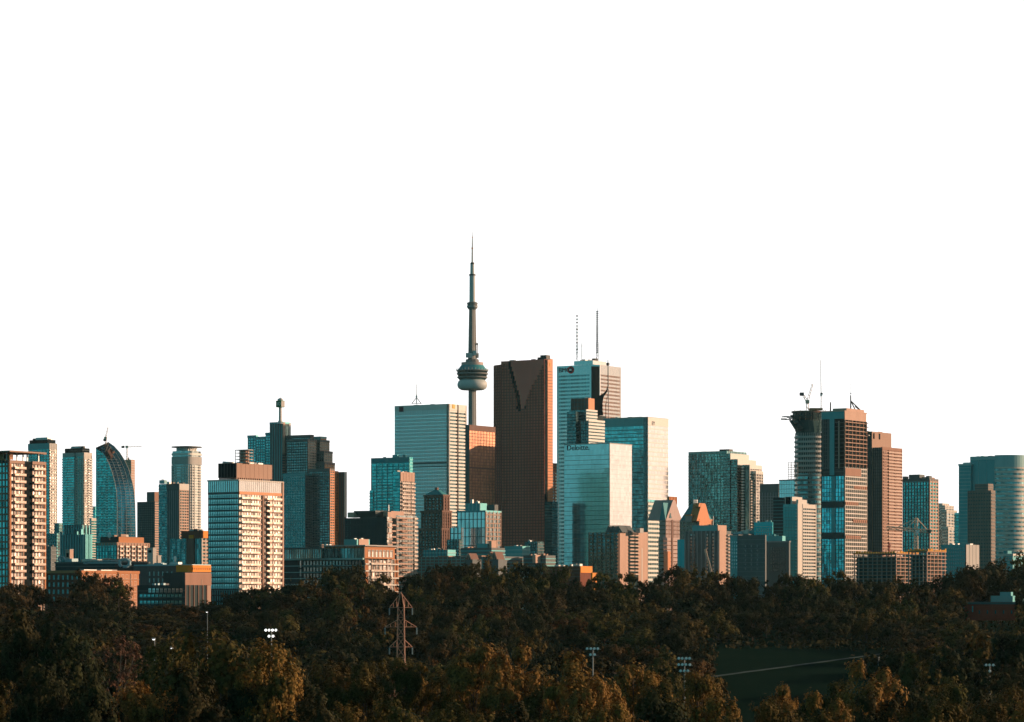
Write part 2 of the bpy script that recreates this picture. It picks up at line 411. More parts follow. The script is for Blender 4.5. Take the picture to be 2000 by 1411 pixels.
v = B.vol(122, 163, 180, 884, None, 'deep_teal_glass'); v.box('R', (163, 180), 893, 1180, -.3, .2, 'condo_glass', 'glass_wall'); v.bands(5.0, .95, 'white_concrete', .8, 'L', y0=893); v.bands(5.0, 1.6, 'white_concrete', .9, 'R', y0=893)
v.piers('L', 1, 1.6, 'grey_concrete', .9, px=(146, 149), name='corner_pier'); v.piers('L', 4, .6, 'white_concrete', .95, y0=893, px=(148, 162)); v.piers('R', 2, .9, 'white_concrete', 1.0, y0=890, px=(164, 178))
v.box('L', (124, 162.6), 884, 892, -.4, .9, 'pale_concrete', 'upper_band'); v.box('R', (163, 179), 884, 896, -.4, 1, 'white_concrete', 'upper_band')
w = B.vol(126.5, 161, 175, 875.5, 884, 'black_panel', back=2, name='mechanical_penthouse'); w.bands(4.5, .5, 'slate_panel', .3)
w.roofbox(.25, .95, .3, .5, 2.6, 'dark_steel'); w.roofbox(.3, .8, .1, .9, 1.5, 'steel')
v.balconies('L', (122.3, 132), 893, 5.0, 30, 'pale_concrete', 'teal_glass', 1.8); v.balconies('R', (172, 179.5), 893, 5.0, 30, 'white_concrete', 'pale_glass', 2.0)
# faceted crown building and neighbours at the foot of those towers
B = Building('office_building', 'dark teal building with tall vertical fins and stepped crown below the slim balcony tower', 150, 2600)
v = B.vol(119, 165, 178, 1044, None, 'deep_teal_glass'); v.piers('L', 9, 1.3, 'teal_panel', 1.2, name='vertical_fin'); v.piers('R', 3, 1.3, 'teal_panel', 1.2, name='vertical_fin')
w = B.vol(126, 160, 174, 1026, 1044, 'dark_glass', back=5, name='crown_wall'); w.piers('L', 7, 1, 'teal_panel', .8, name='vertical_fin'); w.piers('R', 2, 1, 'teal_panel', .8, name='vertical_fin'); w.parapet(2, 'slate_panel')
for i, px in enumerate((119, 127, 135, 143, 151, 159)): v.box('L', (px, px+1.6), 1038-(i % 2)*4, 1044, -.5, 1.3, 'teal_panel', 'vertical_fin')
B, v = simple('office_building', 'low dark block with stepped corner left of the finned building', 90, 112, 122, 1042, 2700, 'dark_glass'); v.bands(6, .8, 'slate_panel', .3); v.piers('L', 5, .8, 'teal_panel', .5)
w = B.vol(107, 116, 122, 1022, 1042, 'dark_glass', back=1); w.bands(6, .7, 'slate_panel', .3); w.piers('L', 3, .7, 'teal_panel', .4)
B, v = simple('apartment_tower', 'thin pale building with a sunlit striped side, left of the curved glass tower foot', 176, 178.5, 187, 1013, 2900, 'deep_teal_glass'); v.bands(5, 1, 'white_concrete', .4); v.parapet(2, 'white_concrete')
B, v = simple('office_building', 'plain dark teal slab squeezed behind the curved glass tower, left side', 178, 186, 190, 990, 4000, 'deep_teal_glass'); v.bands(6, .7, 'teal_panel', .2); v.parapet(3, 'teal_panel')
B, v = simple('office_building', 'low pale teal box beside the apartment block at the left edge', 86, 102, 108, 1050, 2900, 'teal_panel'); v.bands(8, 1, 'pale_teal_panel', .3); v.parapet(3, 'pale_teal_panel')
B, v = simple('office_building', 'low grey blue block right beside the left edge apartment block', 85, 100, 110, 1068, 2000, 'slate_panel'); v.bands(8, .6, 'grey_concrete', .2); v.piers('L', 5, .5, 'grey_concrete', .25); v.clutter(3, 1.5)

# --- curved glass tower (blade shaped)
B = Building('curved_tower', 'dark teal blade shaped tower whose curved glass side leans back to a pointed top', 229, 3650, -14)
D = 3650; k = D/F
def lx(px): return (px-229)*k
prof_in = [(229, 1180), (229, 1100), (229, 1040), (229, 985), (228, 962), (225, 945), (220, 925), (213, 905), (205, 890), (197, 881), (188, 876)]
prof_out = [(265, 1180), (265, 1100), (265, 1040), (264, 985), (262, 960), (258, 940), (252, 918), (244, 900), (234, 884), (223, 872), (213, 865)]
zz = lambda y: B.z(y)
# flat face towards the viewer's left, cut along the inner curve, and the curved skin between the two curves
th = 30.0
def P3(px, py, dy=0.0):
    r_ = (px-1000)/F; c_, s_ = cos(R(14)), sin(R(14)); x = (r_*(D+dy*c_)-pxX(229, D)-dy*s_)/(c_+r_*(-s_)*-1)
    return (x, dy, pyZ(py, D-x*s_+dy*c_)-B.base)
n = len(prof_in)
dyi = lambda px: 14*(1-(px-187.2)/41.8)
m = MB()
left = [(187.2, y) for _, y in prof_in]
pts = []; 
for (xi, yi), (xl, _) in zip(prof_in, left):
    pts += [P3(xl, yi, 14), P3(xi, yi, dyi(xi))]
fc = [(2*i, 2*i+1, 2*i+3, 2*i+2) for i in range(n-1)]
m.poly(pts, fc); m.poly([(x, y+th, z) for x, y, z in pts], [tuple(reversed(f)) for f in fc])
b1 = [P3(187.2, 1180, 14), P3(187.2, 876, 14)]; m.poly([b1[0], b1[1], (b1[1][0], 14+th, b1[1][2]), (b1[0][0], 14+th, b1[0][2])], [(0, 1, 2, 3)])
m.obj('flat_glass_wall', 'deep_teal_glass', B.root)
# curved skin with ribs
m = MB(); pts = []
for (xi, yi), (xo, yo) in zip(prof_in, prof_out):
    for t in (0, .25, .5, .75, 1): 
        bul = 1-(2*t-1)**2
        pts.append(P3(xi+(xo-xi)*t, yi+(yo-yi)*t, dyi(xi)-.2+t*14-1.5*bul))
fc = [(5*i+j, 5*i+j+1, 5*i+j+6, 5*i+j+5) for i in range(n-1) for j in range(4)]
m.poly(pts, fc); sk = m.obj('curved_glass_skin', 'blade_glass', B.root)
for p_ in sk.data.polygons: p_.use_smooth = True
q = [pts[5*i+4] for i in range(n)]
m = MB(); m.poly([c for a in q for c in (a, (a[0]-9, a[1]+th*.8, a[2]))], [(2*i, 2*i+1, 2*i+3, 2*i+2) for i in range(n-1)]); m.obj('rear_glass_wall', 'dark_glass', B.root)
for j in range(5):
    m = MB()
    for i in range(n-1):
        a, b = pts[5*i+j], pts[5*(i+1)+j]; m.bar((a[0], a[1]-.35, a[2]), (b[0], b[1]-.35, b[2]), .32 if j in (0, 4) else .16)
    m.obj('curved_rib', 'white_concrete' if j in (0, 4) else 'steel', B.root)
import itertools
for i in range(34):      # floor lines on the curved skin
    y = 888+i*5.2
    f = np.interp(y, [c[1] for c in reversed(prof_out)], [c[0] for c in reversed(prof_out)]); g = np.interp(y, [c[1] for c in reversed(prof_in)], [c[0] for c in reversed(prof_in)])
    a = P3(g+.5, y, dyi(g)-.6); b = P3(f-.3, y, dyi(g)+13.4); c_ = P3((f+g)/2, y, dyi(g)+7-2.1)
    MB().bar(a, c_, .22).bar(c_, b, .22).obj('floor_line', 'steel', B.root)
bal = boxmesh(3.4, 1.4, .9, 'pale_concrete')
for i in range(40):      # small balconies dotted over the flat face
    y = 892+i*5.2; xr = np.interp(y, [c[1] for c in reversed(prof_in)], [c[0] for c in reversed(prof_in)])
    for jx, px in enumerate((190, 198, 207, 216, 224)):
        if px > xr-3 or y > 1100 or (px in (198, 216) and i % 2): continue
        t = (px-187.2)/(xr-187.2); a = P3(px, y, 14*(1-(px-187.2)/41.8)); link('balcony', bal, B.root, (a[0], a[1]-1.4, a[2]))
for i in range(40):
    y = 884+i*5.2; xr = np.interp(y, [c[1] for c in reversed(prof_in)], [c[0] for c in reversed(prof_in)])
    a = P3(187.4, y, 13.7); b = P3(xr, y, 14*(1-(xr-187.2)/41.8)-.15); MB().bar(a, b, .3).obj('floor_line', 'teal_panel', B.root)
MB().bar(P3(188, 876, 13), P3(213, 865, 13), 1.0).bar(P3(188, 876, 13), P3(198, 882, 8), .7).bar(P3(205, 886, 6), P3(212, 866, 13), .9).bar(P3(206, 889, 5), P3(216, 873, 13), .9).obj('roof_frame', 'dark_steel', B.root)
MB().bar(P3(205, 871, 18), P3(222, 884, 14), 2.2).bar(P3(208, 876, 12), P3(218, 894, 6), 2.4).obj('open_top_floor', 'brown_stone', B.root)

# --- cranes
def luffing_crane(name, label, D, base, tip, tail, cab, w=.7, mat='crane_paint', group=None):
    """base, tip, tail, cab: photograph points on the plane at distance D"""
    r = empty(name, P(*base, D), 0, label, 'crane', group); b0 = Vector(P(*base, D))
    q = lambda pt, dy=0: tuple(Vector(P(*pt, D))-b0+Vector((0, dy, 0)))
    def truss(a, b, w, nm, mt=mat):
        a = Vector(a); b = Vector(b); m = MB(); d = b-a; L = d.length; dn = d.normalized(); s = dn.cross(Vector((0, 1, 0))).normalized()*w; y = Vector((0, w, 0)); k = max(2, int(L/(2.6*w)))
        for e in (s-y, -s-y, s+y, -s+y): m.bar(a+e, b+e*.6, w*.22)
        for i in range(k):
            e0 = a+d*i/k; e1 = a+d*(i+1)/k; g = 1 if i % 2 else -1
            m.bar(e0+s*g-y, e1-s*g-y, w*.16); m.bar(e0+s*g+y, e1-s*g+y, w*.16)
        m.obj(nm, mt, r)
    truss((0, 0, 0), q(cab), w, 'crane_mast'); truss(q(cab), q(tip), w*.8, 'crane_jib'); truss(q(cab), q(tail), w*.9, 'counter_jib')
    c = q(cab); MB().box(c[0]-w*1.6, c[0]+w*1.6, -w*1.5, w*1.5, c[2]-w*1.6, c[2]+w*1.4).obj('crane_cab', mat, r)
    t = q(tail); MB().box(t[0]-w*1.8, t[0]+w*1.8, -w*1.4, w*1.4, t[2]-w*2.4, t[2]+w*.4).obj('counterweight', 'dark_steel', r)
    return r, q
luffing_crane('tower_crane', 'thin crane standing upright on the tip of the blade shaped tower', 3655, (207, 868), (211, 835), (205, 858), (206, 856), 1.0)
r, q = luffing_crane('tower_crane', 'small crane with a level jib on the tower behind the blade shaped one', 4050, (248, 898), (277, 872), (240, 872), (248, 873), 1.0)
B, v = simple('apartment_tower', 'pink concrete tower core peeping out behind the curved side of the blade shaped tower', 244, 256, 263.5, 898, 4050, 'pink_concrete'); v.bands(5, .8, 'brown_concrete', .4, 'L'); v.bands(5, 1, 'white_concrete', .4, 'R'); v.clutter(3, 3)

# --- towers between the blade and the round one
B, v = simple('office_tower', 'plain dark slab tower with a stepped top, right of the blade shaped tower', 268, 302, 310, 980, 2800, 'slate_panel')
v.bands(4.6, .5, 'dark_panel', .12, 'L'); v.bands(4.6, 1.2, 'pink_concrete', .3, 'R'); v.piers('L', 9, .5, 'dark_panel', .12)
w = B.vol(287, 302, 310, 961, 980, 'brown_concrete', back=.1); w.box('L', (287, 302), 961.5, 979, -.2, .3, 'slate_panel', 'penthouse_panel')
B, v = simple('apartment_tower', 'mid grey apartment slab with blank sunlit penthouse panel in front of the round tower', 310, 349, 368, 945, 2500, 'dark_glass')
v.bands(5.6, .8, 'teal_panel', .25, 'L', px=(310, 326)); v.box('L', (326.5, 348.6), 950, 1178, -.2, .35, 'slate_panel', 'blank_wall'); v.piers('L', 5, .5, 'grey_concrete', .5, px=(327, 348), y0=958, name='wall_seam'); v.box('L', (326, 349), 945, 956, -.2, .6, 'slate_panel', 'penthouse_panel')
v.bands(5.6, 1.1, 'pink_concrete', .6, 'R', y0=953); v.piers('R', 4, .6, 'pink_concrete', .6); v.box('R', (349, 368), 945, 957, -.2, .8, 'white_concrete', 'penthouse_panel')
w = B.vol(311, 321, 326, 938, 945, 'pale_teal_panel', back=1, name='penthouse'); w.clutter(2, 2)
v.clutter(4, 2)

# --- round tower
def ringpoly(r, n=28, sx=1.0, sy=1.0, e=2.0):
    out = []
    for i in range(n):
        a = 2*pi*(i+.5)/n; c, s_ = cos(a), sin(a); out.append((r*sx*math.copysign(abs(c)**(2/e), c), r*sy*math.copysign(abs(s_)**(2/e), s_)))
    return out
def round_tower(name, label, x0, x1, yt, D, mat, pitch, bandh, bandmat, e=3.0, top=None, n=28, base=CITY, y0=None, y1=None, proud=.5, nm='floor_band', rz=0):
    r = (x1-x0)/2*D/F; rt = empty(name, (pxX((x0+x1)/2, D), D+r, base), rz, label, 'building')
    z1 = pyZ(yt, D)-base; pl = ringpoly(r-proud, n, 1, 1, e)
    MB().prism(pl, 0, z1).obj('glass_wall', mat, rt)
    po = ringpoly(r, n, 1, 1, e); me = MB().prism(po, 0, bandh).mesh(nm, bandmat); st = pitch*D/F
    za = (pyZ(y0, D)-base) if y0 else z1; i = 0; zb = (pyZ(y1, D)-base) if y1 else 0
    while za-(i+1)*st > zb and i < 299:
        link(nm, me, rt, (0, 0, za-(i+1)*st)); i += 1
    return rt, r, z1
rt, r, z1 = round_tower('round_tower', 'rounded white banded tower with a flat overhanging dark roof plate', 337, 387, 881, 3350, 'grey_glass', 5.3, 1.7, 'white_stone', 3.6, y0=907, rz=R(-33)); r *= .86
MB().prism(ringpoly(r/.86+.3, 28, 1, 1, 3.6), z1-14.5, z1-6.0).obj('upper_band', 'pale_concrete', rt); MB().prism(ringpoly(r/.86+.3, 28, 1, 1, 3.6), z1-4.5, z1-2.2).obj('upper_band', 'white_stone', rt)
for i in range(26):
    a = 2*pi*i/26; MB().box(-.35, .35, -.35, .35, 0, 5.2).obj('roof_post', 'steel', rt, ((r-1.2)*cos(a), (r-1.2)*sin(a), z1))
MB().prism(ringpoly(r/.86+.6, 28, .98, .98, 3.6), z1+4.0, z1+5.2).obj('roof_plate', 'slate_panel', rt); MB().prism(ringpoly(r*.7, 20), z1, z1+4.0).obj('penthouse', 'white_stone', rt)
for i in range(28):
    a = 2*pi*(i+.5)/28; c, s_ = cos(a), sin(a); x = r/.86*math.copysign(abs(c)**(2/3.6), c); y = r/.86*math.copysign(abs(s_)**(2/3.6), s_)
    if y < r*.4: MB().box(x-.4, x+.4, y-.3, y+.3, 60, z1-15).obj('wall_pier', 'pale_concrete', rt)

# --- low buildings along the left foot
B, v = simple('apartment_building', 'mid rise block with an orange corner box on its roof, left of the white condominium', 333, 393, 409, 1052, 1950, 'dark_glass')
v.bands(7, .5, 'teal_panel', .2, 'L', px=(333, 372)); v.piers('L', 6, .6, 'teal_panel', .35); v.bands(7, 1.1, 'pink_concrete', .4, 'R'); v.piers('R', 2, .8, 'white_concrete', .5); v.box('L', (366, 380), 1052, 1110, -.2, .8, 'brown_stone', 'brick_bay')
w = B.vol(354, 395, 409, 1037, 1052, 'dark_brick', back=1, name='penthouse'); w.box('R', (396, 409), 1037, 1051, -.2, .4, 'orange_panel', 'orange_panel'); w.box('L', (371, 379), 1045, 1052, -.2, 1.2, 'orange_panel', 'orange_panel'); w.clutter(3, 1.5)
B, v = simple('apartment_building', 'sunlit tan mid rise with rows of balconies beneath the blade shaped tower', 188, 228, 291, 1061, 1850, 'grey_glass')
v.box('L', (188, 227), 1061, 1110, -.3, .1, 'deep_teal_glass', 'glass_wall'); v.piers('L', 7, .5, 'teal_panel', .4); v.bands(8.5, .5, 'teal_panel', .3, 'L')
v.bands(8.6, .9, 'tan_panel', .7, 'R', name='floor_slab'); v.piers('R', 11, .5, 'pink_concrete', .6); v.parapet(1.4, 'tan_panel')
for a in range(5): v.balconies('R', (231+a*11.5, 238+a*11.5), 1061, 8.6, 4, 'tan_panel', 'balcony_glass', 1.5)
w = B.vol(196, 231, 280, 1048.5, 1061, 'dark_panel', back=2.5, name='penthouse'); w.box('R', (231, 280), 1049, 1061, -.2, .4, 'orange_brick', 'penthouse_panel'); w.clutter(5, 1.6, ('white_concrete', 'tan_panel'))
# satellite dish ball on its roof
def satellite_dish(label, px, py, D, r):
    t = empty('satellite_dish', P(px, py, D), 0, label, 'satellite dish'); z = 0
    MB().bar((0, 0, -r*1.6), (0, 0, 0), r*.15, 8).obj('stand', 'dark_steel', t)
    prof = [(r*sin(a*pi/20), r*cos(a*pi/20)*-.45) for a in range(1, 11)]
    m = MB().lathe(prof, 20); m.v = [(x*.5+zz_*.6, -abs(zz_)*.3+x*-.8, y) for x, y, zz_ in m.v]; m.obj('dish', 'white_paint', t)
    MB().bar((0, 0, 0), (r*.3, -r*.9, r*.2), r*.06).obj('feed_arm', 'dark_steel', t)
satellite_dish('white satellite dish on the dark roof box under the blade shaped tower', 214, 1046, 1840, 1.8)
satellite_dish('white satellite dish on the roof just left of the white condominium', 342, 1092, 1600, 1.5)

B, v = simple('brick_building', 'low brick apartment building with sunlit orange right side behind the tree at the left', 88, 159, 271, 1116, 1480, 'dark_brick')
v.windows('L', (92, 155), 7, 1121, 14, 4, .42, .66, 'dark_glass', 'slate_panel'); v.box('R', (159.5, 271), 1116, 1200, -.3, .12, 'orange_brick', 'sunlit_brick_wall')  # one brick; shade and sun put into its dark and orange copies
v.windows('R', (168, 268), 12, 1119, 13.2, 6, .62, .62, 'condo_glass', 'white_concrete'); v.bands(13.2, .35, 'tan_panel', .4, 'R', y0=1119, name='string_course'); v.parapet(.9, 'orange_brick', .35); v.clutter(4, 1.2)
for px in (182, 206, 230, 254): v.piers('R', 1, .5, 'tan_panel', .35, y0=1118, px=(px, px+1.4), name='brick_pier', ends=True)
B, v = simple('brick_building', 'grey brick building with orange parapet and brown boxes left of the white condominium', 262, 375, 411, 1104, 1560, 'grey_brick')
v.windows('L', (288, 340), 6, 1114, 13, 3, .34, .7, 'condo_glass', 'slate_panel'); v.box('L', (345, 375), 1104, 1117.5, -.2, .5, 'orange_panel', 'orange_panel'); v.box('R', (375, 411), 1104, 1117.5, -.2, .5, 'orange_panel', 'orange_panel')
v.piers('R', 9, .35, 'dark_brick', .6, y0=1109, y1=1113, name='panel_slot'); v.parapet(.3, 'duct_metal', .1); v.clutter(5, 1.6, ('steel', 'white_concrete', 'duct_metal'))
w = B.vol(319, 361, 412, 1119, None, 'tan_panel', back=-14, name='front_wing'); w.box('L', (319, 361), 1119, 1143, -.2, .15, 'dark_panel', 'dark_cladding'); w.box('R', (361, 412), 1120, 1143, -.2, .3, 'brown_concrete', 'brown_cladding'); w.box('R', (392, 394), 1131, 1142, -.2, .42, 'tan_panel', 'doorway')
B, v = simple('glass_building', 'low dark building with long rows of pale teal windows in front of the brick blocks', 268, 361, 404, 1143, 1400, 'dark_panel')
v.windows('L', (289, 358), 9, 1147, 12.5, 1, .8, .75, 'pale_glass', 'dark_panel'); v.windows('L', (272, 356), 11, 1158, 12.5, 2, .82, .62, 'teal_glass', 'dark_panel'); v.bands(12, .3, 'slate_panel', .35, 'L', name='string_course'); v.piers('R', 5, .5, 'brown_stone', .35); v.clutter(4, 1.0, ('duct_metal', 'dark_steel'))

# roof equipment on the low roofs
def duct(label, pts, D, w, mat='duct_metal'):
    t = empty('roof_duct', P(*pts[0], D), 0, label, 'duct'); b0 = Vector(P(*pts[0], D)); 
    for a, b in zip(pts, pts[1:]): MB().bar(Vector(P(*a, D))-b0, Vector(P(*b, D))-b0, w, 8).obj('duct_section', mat, t)
    for a in pts[1:-1]: MB().lathe([(w*1.15, -w*.5), (w*1.15, w*.5)], 8).obj('duct_elbow', mat, t, Vector(P(*a, D))-b0)
B, v = simple('low_building', 'long low dark roof carrying pale ducts in front of the finned building', 108, 225, 292, 1098, 1700, 'dark_panel'); v.parapet(.5, 'slate_panel'); v.clutter(10, 2.2, ('white_concrete', 'tan_panel', 'slate_panel', 'duct_metal')); v.bands(9, .5, 'slate_panel', .2)
duct('pale curved roof duct at the left end of the low dark roof', [(118, 1098), (114, 1093), (116, 1088), (123, 1088), (127, 1093), (137, 1093)], 1690, .55)
duct('long thin roof duct running across the low dark roof', [(163, 1100), (168, 1101), (174, 1100), (205, 1100), (230, 1100)], 1690, .45)
duct('square loop of thick roof duct at the right of the low dark roof', [(237, 1107), (234, 1103), (234, 1096), (239, 1093), (248, 1093), (253, 1097), (253, 1103), (248, 1107), (240, 1107)], 1670, .8)
for i, (px, y, lab) in enumerate(((134, 1074, 'tall pink chimney slab with a square hole on the low dark roof'), (208, 1092, 'pale tan roof box in the middle of the low dark roof'), (295, 1071, 'pale lilac vent house with a slot, left of the mid grey slab tower'), (304, 1086, 'pale square vent house right of the slotted vent house'))):
    w_, h_ = ((3.2, 9), (4, 3.2), (4.2, 5.5), (4.4, 4))[i]; t = empty('roof_vent', P(px-2, y, 1725+i*3), R(-33), lab, 'roof vent')
    MB().box(-w_/2, w_/2, 0, 3, -h_-(6 if i > 1 else 0), 0).obj('vent_wall', ('pink_concrete', 'tan_panel', 'pale_concrete', 'pale_concrete')[i], t)
    MB().box(-w_/2-.15, w_/2+.15, -.15, 3.15, -.05, .3).obj('vent_cap', 'pale_concrete', t); MB().box(-w_*.25, w_*.25, -.12, .1, -h_*.45, -h_*.2).obj('vent_opening', 'black_panel', t)

# --- white condominium in front
B = Building('condominium', 'broad condominium with sunlit balconies, pale glass crown and brown box on its roof', 466, 1690)
v = B.vol(407, 466, 552, 938, None, 'dark_panel'); p = 11.85
v.box('L', (407, 465.8), 939, 961, -.3, .3, 'pale_glass', 'crown_glass'); v.box('R', (466.2, 552), 939, 960, -.3, .3, 'pale_glass', 'crown_glass')
v.piers('L', 14, .28, 'pale_concrete', .5, 938, 961, name='crown_fin'); v.piers('R', 22, .28, 'white_concrete', .5, 938, 961, name='crown_fin'); v.parapet(.4, 'white_concrete', .5)
v.box('L', (407, 466), 961, 965.5, -.3, .55, 'slate_panel', 'crown_base'); v.box('R', (466, 552), 960, 965.5, -.3, .6, 'sunlit_granite', 'crown_base')
v.box('L', (407.5, 465.5), 965, 1150, -.3, .1, 'pale_glass', 'glass_wall'); v.bands(p, .7, 'dark_panel', .45, 'L', y0=963, name='floor_slab')
v.windows('L', (408, 465), 13, 965.5, p, 16, .4, .72, 'grey_glass', 'pale_teal_panel')
v.piers('L', 13, .28, 'teal_panel', .3, y0=966, name='wall_fin')
v.box('R', (466.5, 551.5), 965, 1150, -.3, .1, 'bright_condo_glass', 'glass_wall'); v.bands(p, .75, 'pink_concrete', .5, 'R', y0=965, name='floor_slab')
v.piers('R', 1, 1.0, 'pink_concrete', .9, y0=966, px=(511, 513.5), name='wall_pier'); v.piers('R', 17, .4, 'white_concrete', .35, y0=966, name='wall_fin')
v.box('R', (518, 525), 978, 1150, -.3, .5, 'black_panel', 'recess'); v.box('R', (549.5, 552), 938, 1150, -.3, .9, 'pink_concrete', 'wall_pier')
v.balconies('R', (468, 483), 963, p, 16, 'white_concrete', 'bright_rail', 1.9); v.balconies('R', (484, 503), 963, p, 16, 'white_concrete', 'bright_rail', 1.9)
v.balconies('R', (516, 526), 963, p, 16, 'pink_concrete', 'bright_rail', 2.2); v.balconies('R', (531, 548), 963, p, 16, 'white_concrete', 'bright_rail', 1.2)
w = B.vol(426.5, 462, 531.5, 904.5, 933, 'tan_panel', back=3, name='roof_box'); w.piers('R', 8, .12, 'brown_concrete', .06, name='panel_seam'); w.box('L', (427, 461.8), 905, 932.6, -.2, .12, 'black_panel', 'roof_box_shaded_side'); w.piers('L', 6, .12, 'slate_panel', .2, name='panel_seam')  # shaded left side of the roof box put into the panel's black
for i in range(14): w.roofbox(.02+i*.07, .035+i*.07, .005, .03, 1.6, 'dark_steel', 'roof_post', z=v.z1)
for i in range(16): w.roofbox(.97, .99, .01+i*.06, .03+i*.06, 1.7, 'pink_concrete', 'roof_post', z=v.z1)
w.roofbox(.3, .9, .2, .8, 1.6, 'black_panel', 'roof_core', z=v.z1)
w.clutter(12, 1.2, ('pale_concrete', 'steel'))
t = B.vol(459, 484, 495, 878, 879.5, 'pale_concrete', back=8, name='roof_deck')
for i in range(1, 5): MB().prism(t.poly, t.z1-.2-i*1.75, t.z1+.1-i*1.75).obj('roof_deck', 'white_concrete', B.root)
for fx in (0, .33, .66, .97):
    for fy in (0, .95): t.roofbox(fx, fx+.03, fy, fy+.05, 7.4, 'dark_steel', 'roof_post', z=t.z1-7.6)
t.roofbox(.3, .75, .2, .8, 7.2, 'brown_concrete', 'stair_core', z=t.z1-7.5)

# --- stepped bank tower (left of centre) with spire
B = Building('bank_tower', 'wide dark teal stepped office tower with setbacks and a mast carrying a green cube sign', 590, 3600)
def stepv(x0, xm, x1, yt, back, mat='dark_glass', lit='pink_concrete', pit=5.2, bh=1.2, lb='teal_panel', yb=None, np_=None):  # sun and shade tones put into right and left band colours
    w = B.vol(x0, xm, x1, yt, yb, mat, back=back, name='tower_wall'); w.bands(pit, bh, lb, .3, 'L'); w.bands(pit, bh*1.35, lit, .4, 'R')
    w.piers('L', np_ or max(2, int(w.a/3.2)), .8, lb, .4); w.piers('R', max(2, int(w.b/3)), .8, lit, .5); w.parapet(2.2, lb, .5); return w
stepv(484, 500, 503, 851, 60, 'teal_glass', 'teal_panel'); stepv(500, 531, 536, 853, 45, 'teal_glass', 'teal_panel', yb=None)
w = stepv(519, 551, 560, 845, 30, 'teal_glass', 'teal_panel'); core = B.vol(527, 551, 567.5, 825, None, 'slate_panel', back=20, name='tower_core'); core.piers('L', 5, .8, 'teal_panel', .4); core.box('R', (551.5, 555.5), 825, 885, -.2, 1.2, 'pink_concrete', 'sunlit_strip'); core.box('R', (557, 563), 830, 890, -.2, .3, 'black_glass', 'dark_strip'); core.box('R', (564, 567.5), 826, 890, -.2, .5, 'white_concrete', 'sunlit_edge')  # sunlight put into the pale colours of strip and edge
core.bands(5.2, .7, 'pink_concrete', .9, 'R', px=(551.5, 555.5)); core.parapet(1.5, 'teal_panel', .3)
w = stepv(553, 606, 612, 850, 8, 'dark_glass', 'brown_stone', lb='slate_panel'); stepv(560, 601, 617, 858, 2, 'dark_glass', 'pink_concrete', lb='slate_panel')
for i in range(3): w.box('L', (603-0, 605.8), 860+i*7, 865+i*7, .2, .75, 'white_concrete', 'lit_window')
stepv(612, 626, 637, 853.5, 24, 'black_glass', 'sunlit_granite'); stepv(590, 625, 643, 860, 20, 'black_glass', 'pink_concrete', lb='slate_panel')
stepv(600, 633, 649, 882, 14, 'dark_glass', 'pink_concrete', lb='slate_panel'); stepv(604, 634, 653.5, 904, 8, 'dark_glass', 'sunlit_granite', lb='slate_panel')
stepv(553, 596, 650, 925, -12, 'dark_glass', 'slate_panel', lb='teal_panel'); stepv(596, 644, 653, 916, -14, 'dark_glass', 'sunlit_granite', lb='slate_panel')
x = stepv(640, 654, 660, 921, 30, 'dark_glass', 'sunlit_granite', lb='sunlit_granite', bh=1.4); x = B.vol(654, 672, 677, 922, None, 'brown_stone', back=30, name='rear_wing'); x.piers('L', 4, .8, 'slate_panel', .3); x.box('L', (655, 662), 924, 1040, -.2, .6, 'sunlit_granite', 'sunlit_strip'); x.box('R', (672.3, 677), 922, 1010, -.2, .4, 'white_concrete', 'sunlit_edge')  # sun tone put into the orange strip and white edge colours
for i in range(9): x.box('L', (656, 657.5), 930+i*10, 935+i*10, .4, .75, 'black_glass', 'window'); x.box('L', (659, 660.5), 930+i*10, 935+i*10, .4, .75, 'black_glass', 'window')
for row in range(3):
    for i in range(9): B_ = w  # lit panes along three lower floors
sx = 547.5; SD = 3622
m_ = mast('spire_mast', None, sx, 795, 826, SD, 1.9, 1, 'white_concrete', parent=B.root, rings=0)
mast('spire_mast', None, sx, 775, 786, SD, 1.1, 2, 'steel', parent=B.root, rings=2)
lc = Matrix.Rotation(-B.root.rotation_euler.z, 3, 'Z') @ (Vector(P(sx, 796, SD))-B.root.location)
MB().box(-3.6, 3.6, -3.6, 3.6, 0, 7.6).obj('sign_cube', 'green_sign', B.root, lc)
MB().box(3.6, 3.9, -3.2, 3.2, .5, 7.1).obj('sign_face', 'pale_concrete', B.root, lc); MB().lathe([(2.9, 0), (3.4, 1), (3.4, 1.6), (1.2, 3)], 12).obj('mast_collar', 'steel', B.root, lc+Vector((0, 0, 7.6))); MB().lathe([(4.2, -1), (3.2, 1), (2.4, 2.6)], 12).obj('mast_foot', 'steel', B.root, lc+Vector((0, 0, -18.2)))
fk = Vol(); fk.B = B; fk.p = B.c
t = textpart('TD', 4.6, 'white_paint', fk_v := core, 'L', 551, 800, 'sign_lettering', .3); t.location = lc+Vector((-3.0, -3.75, 2.2))

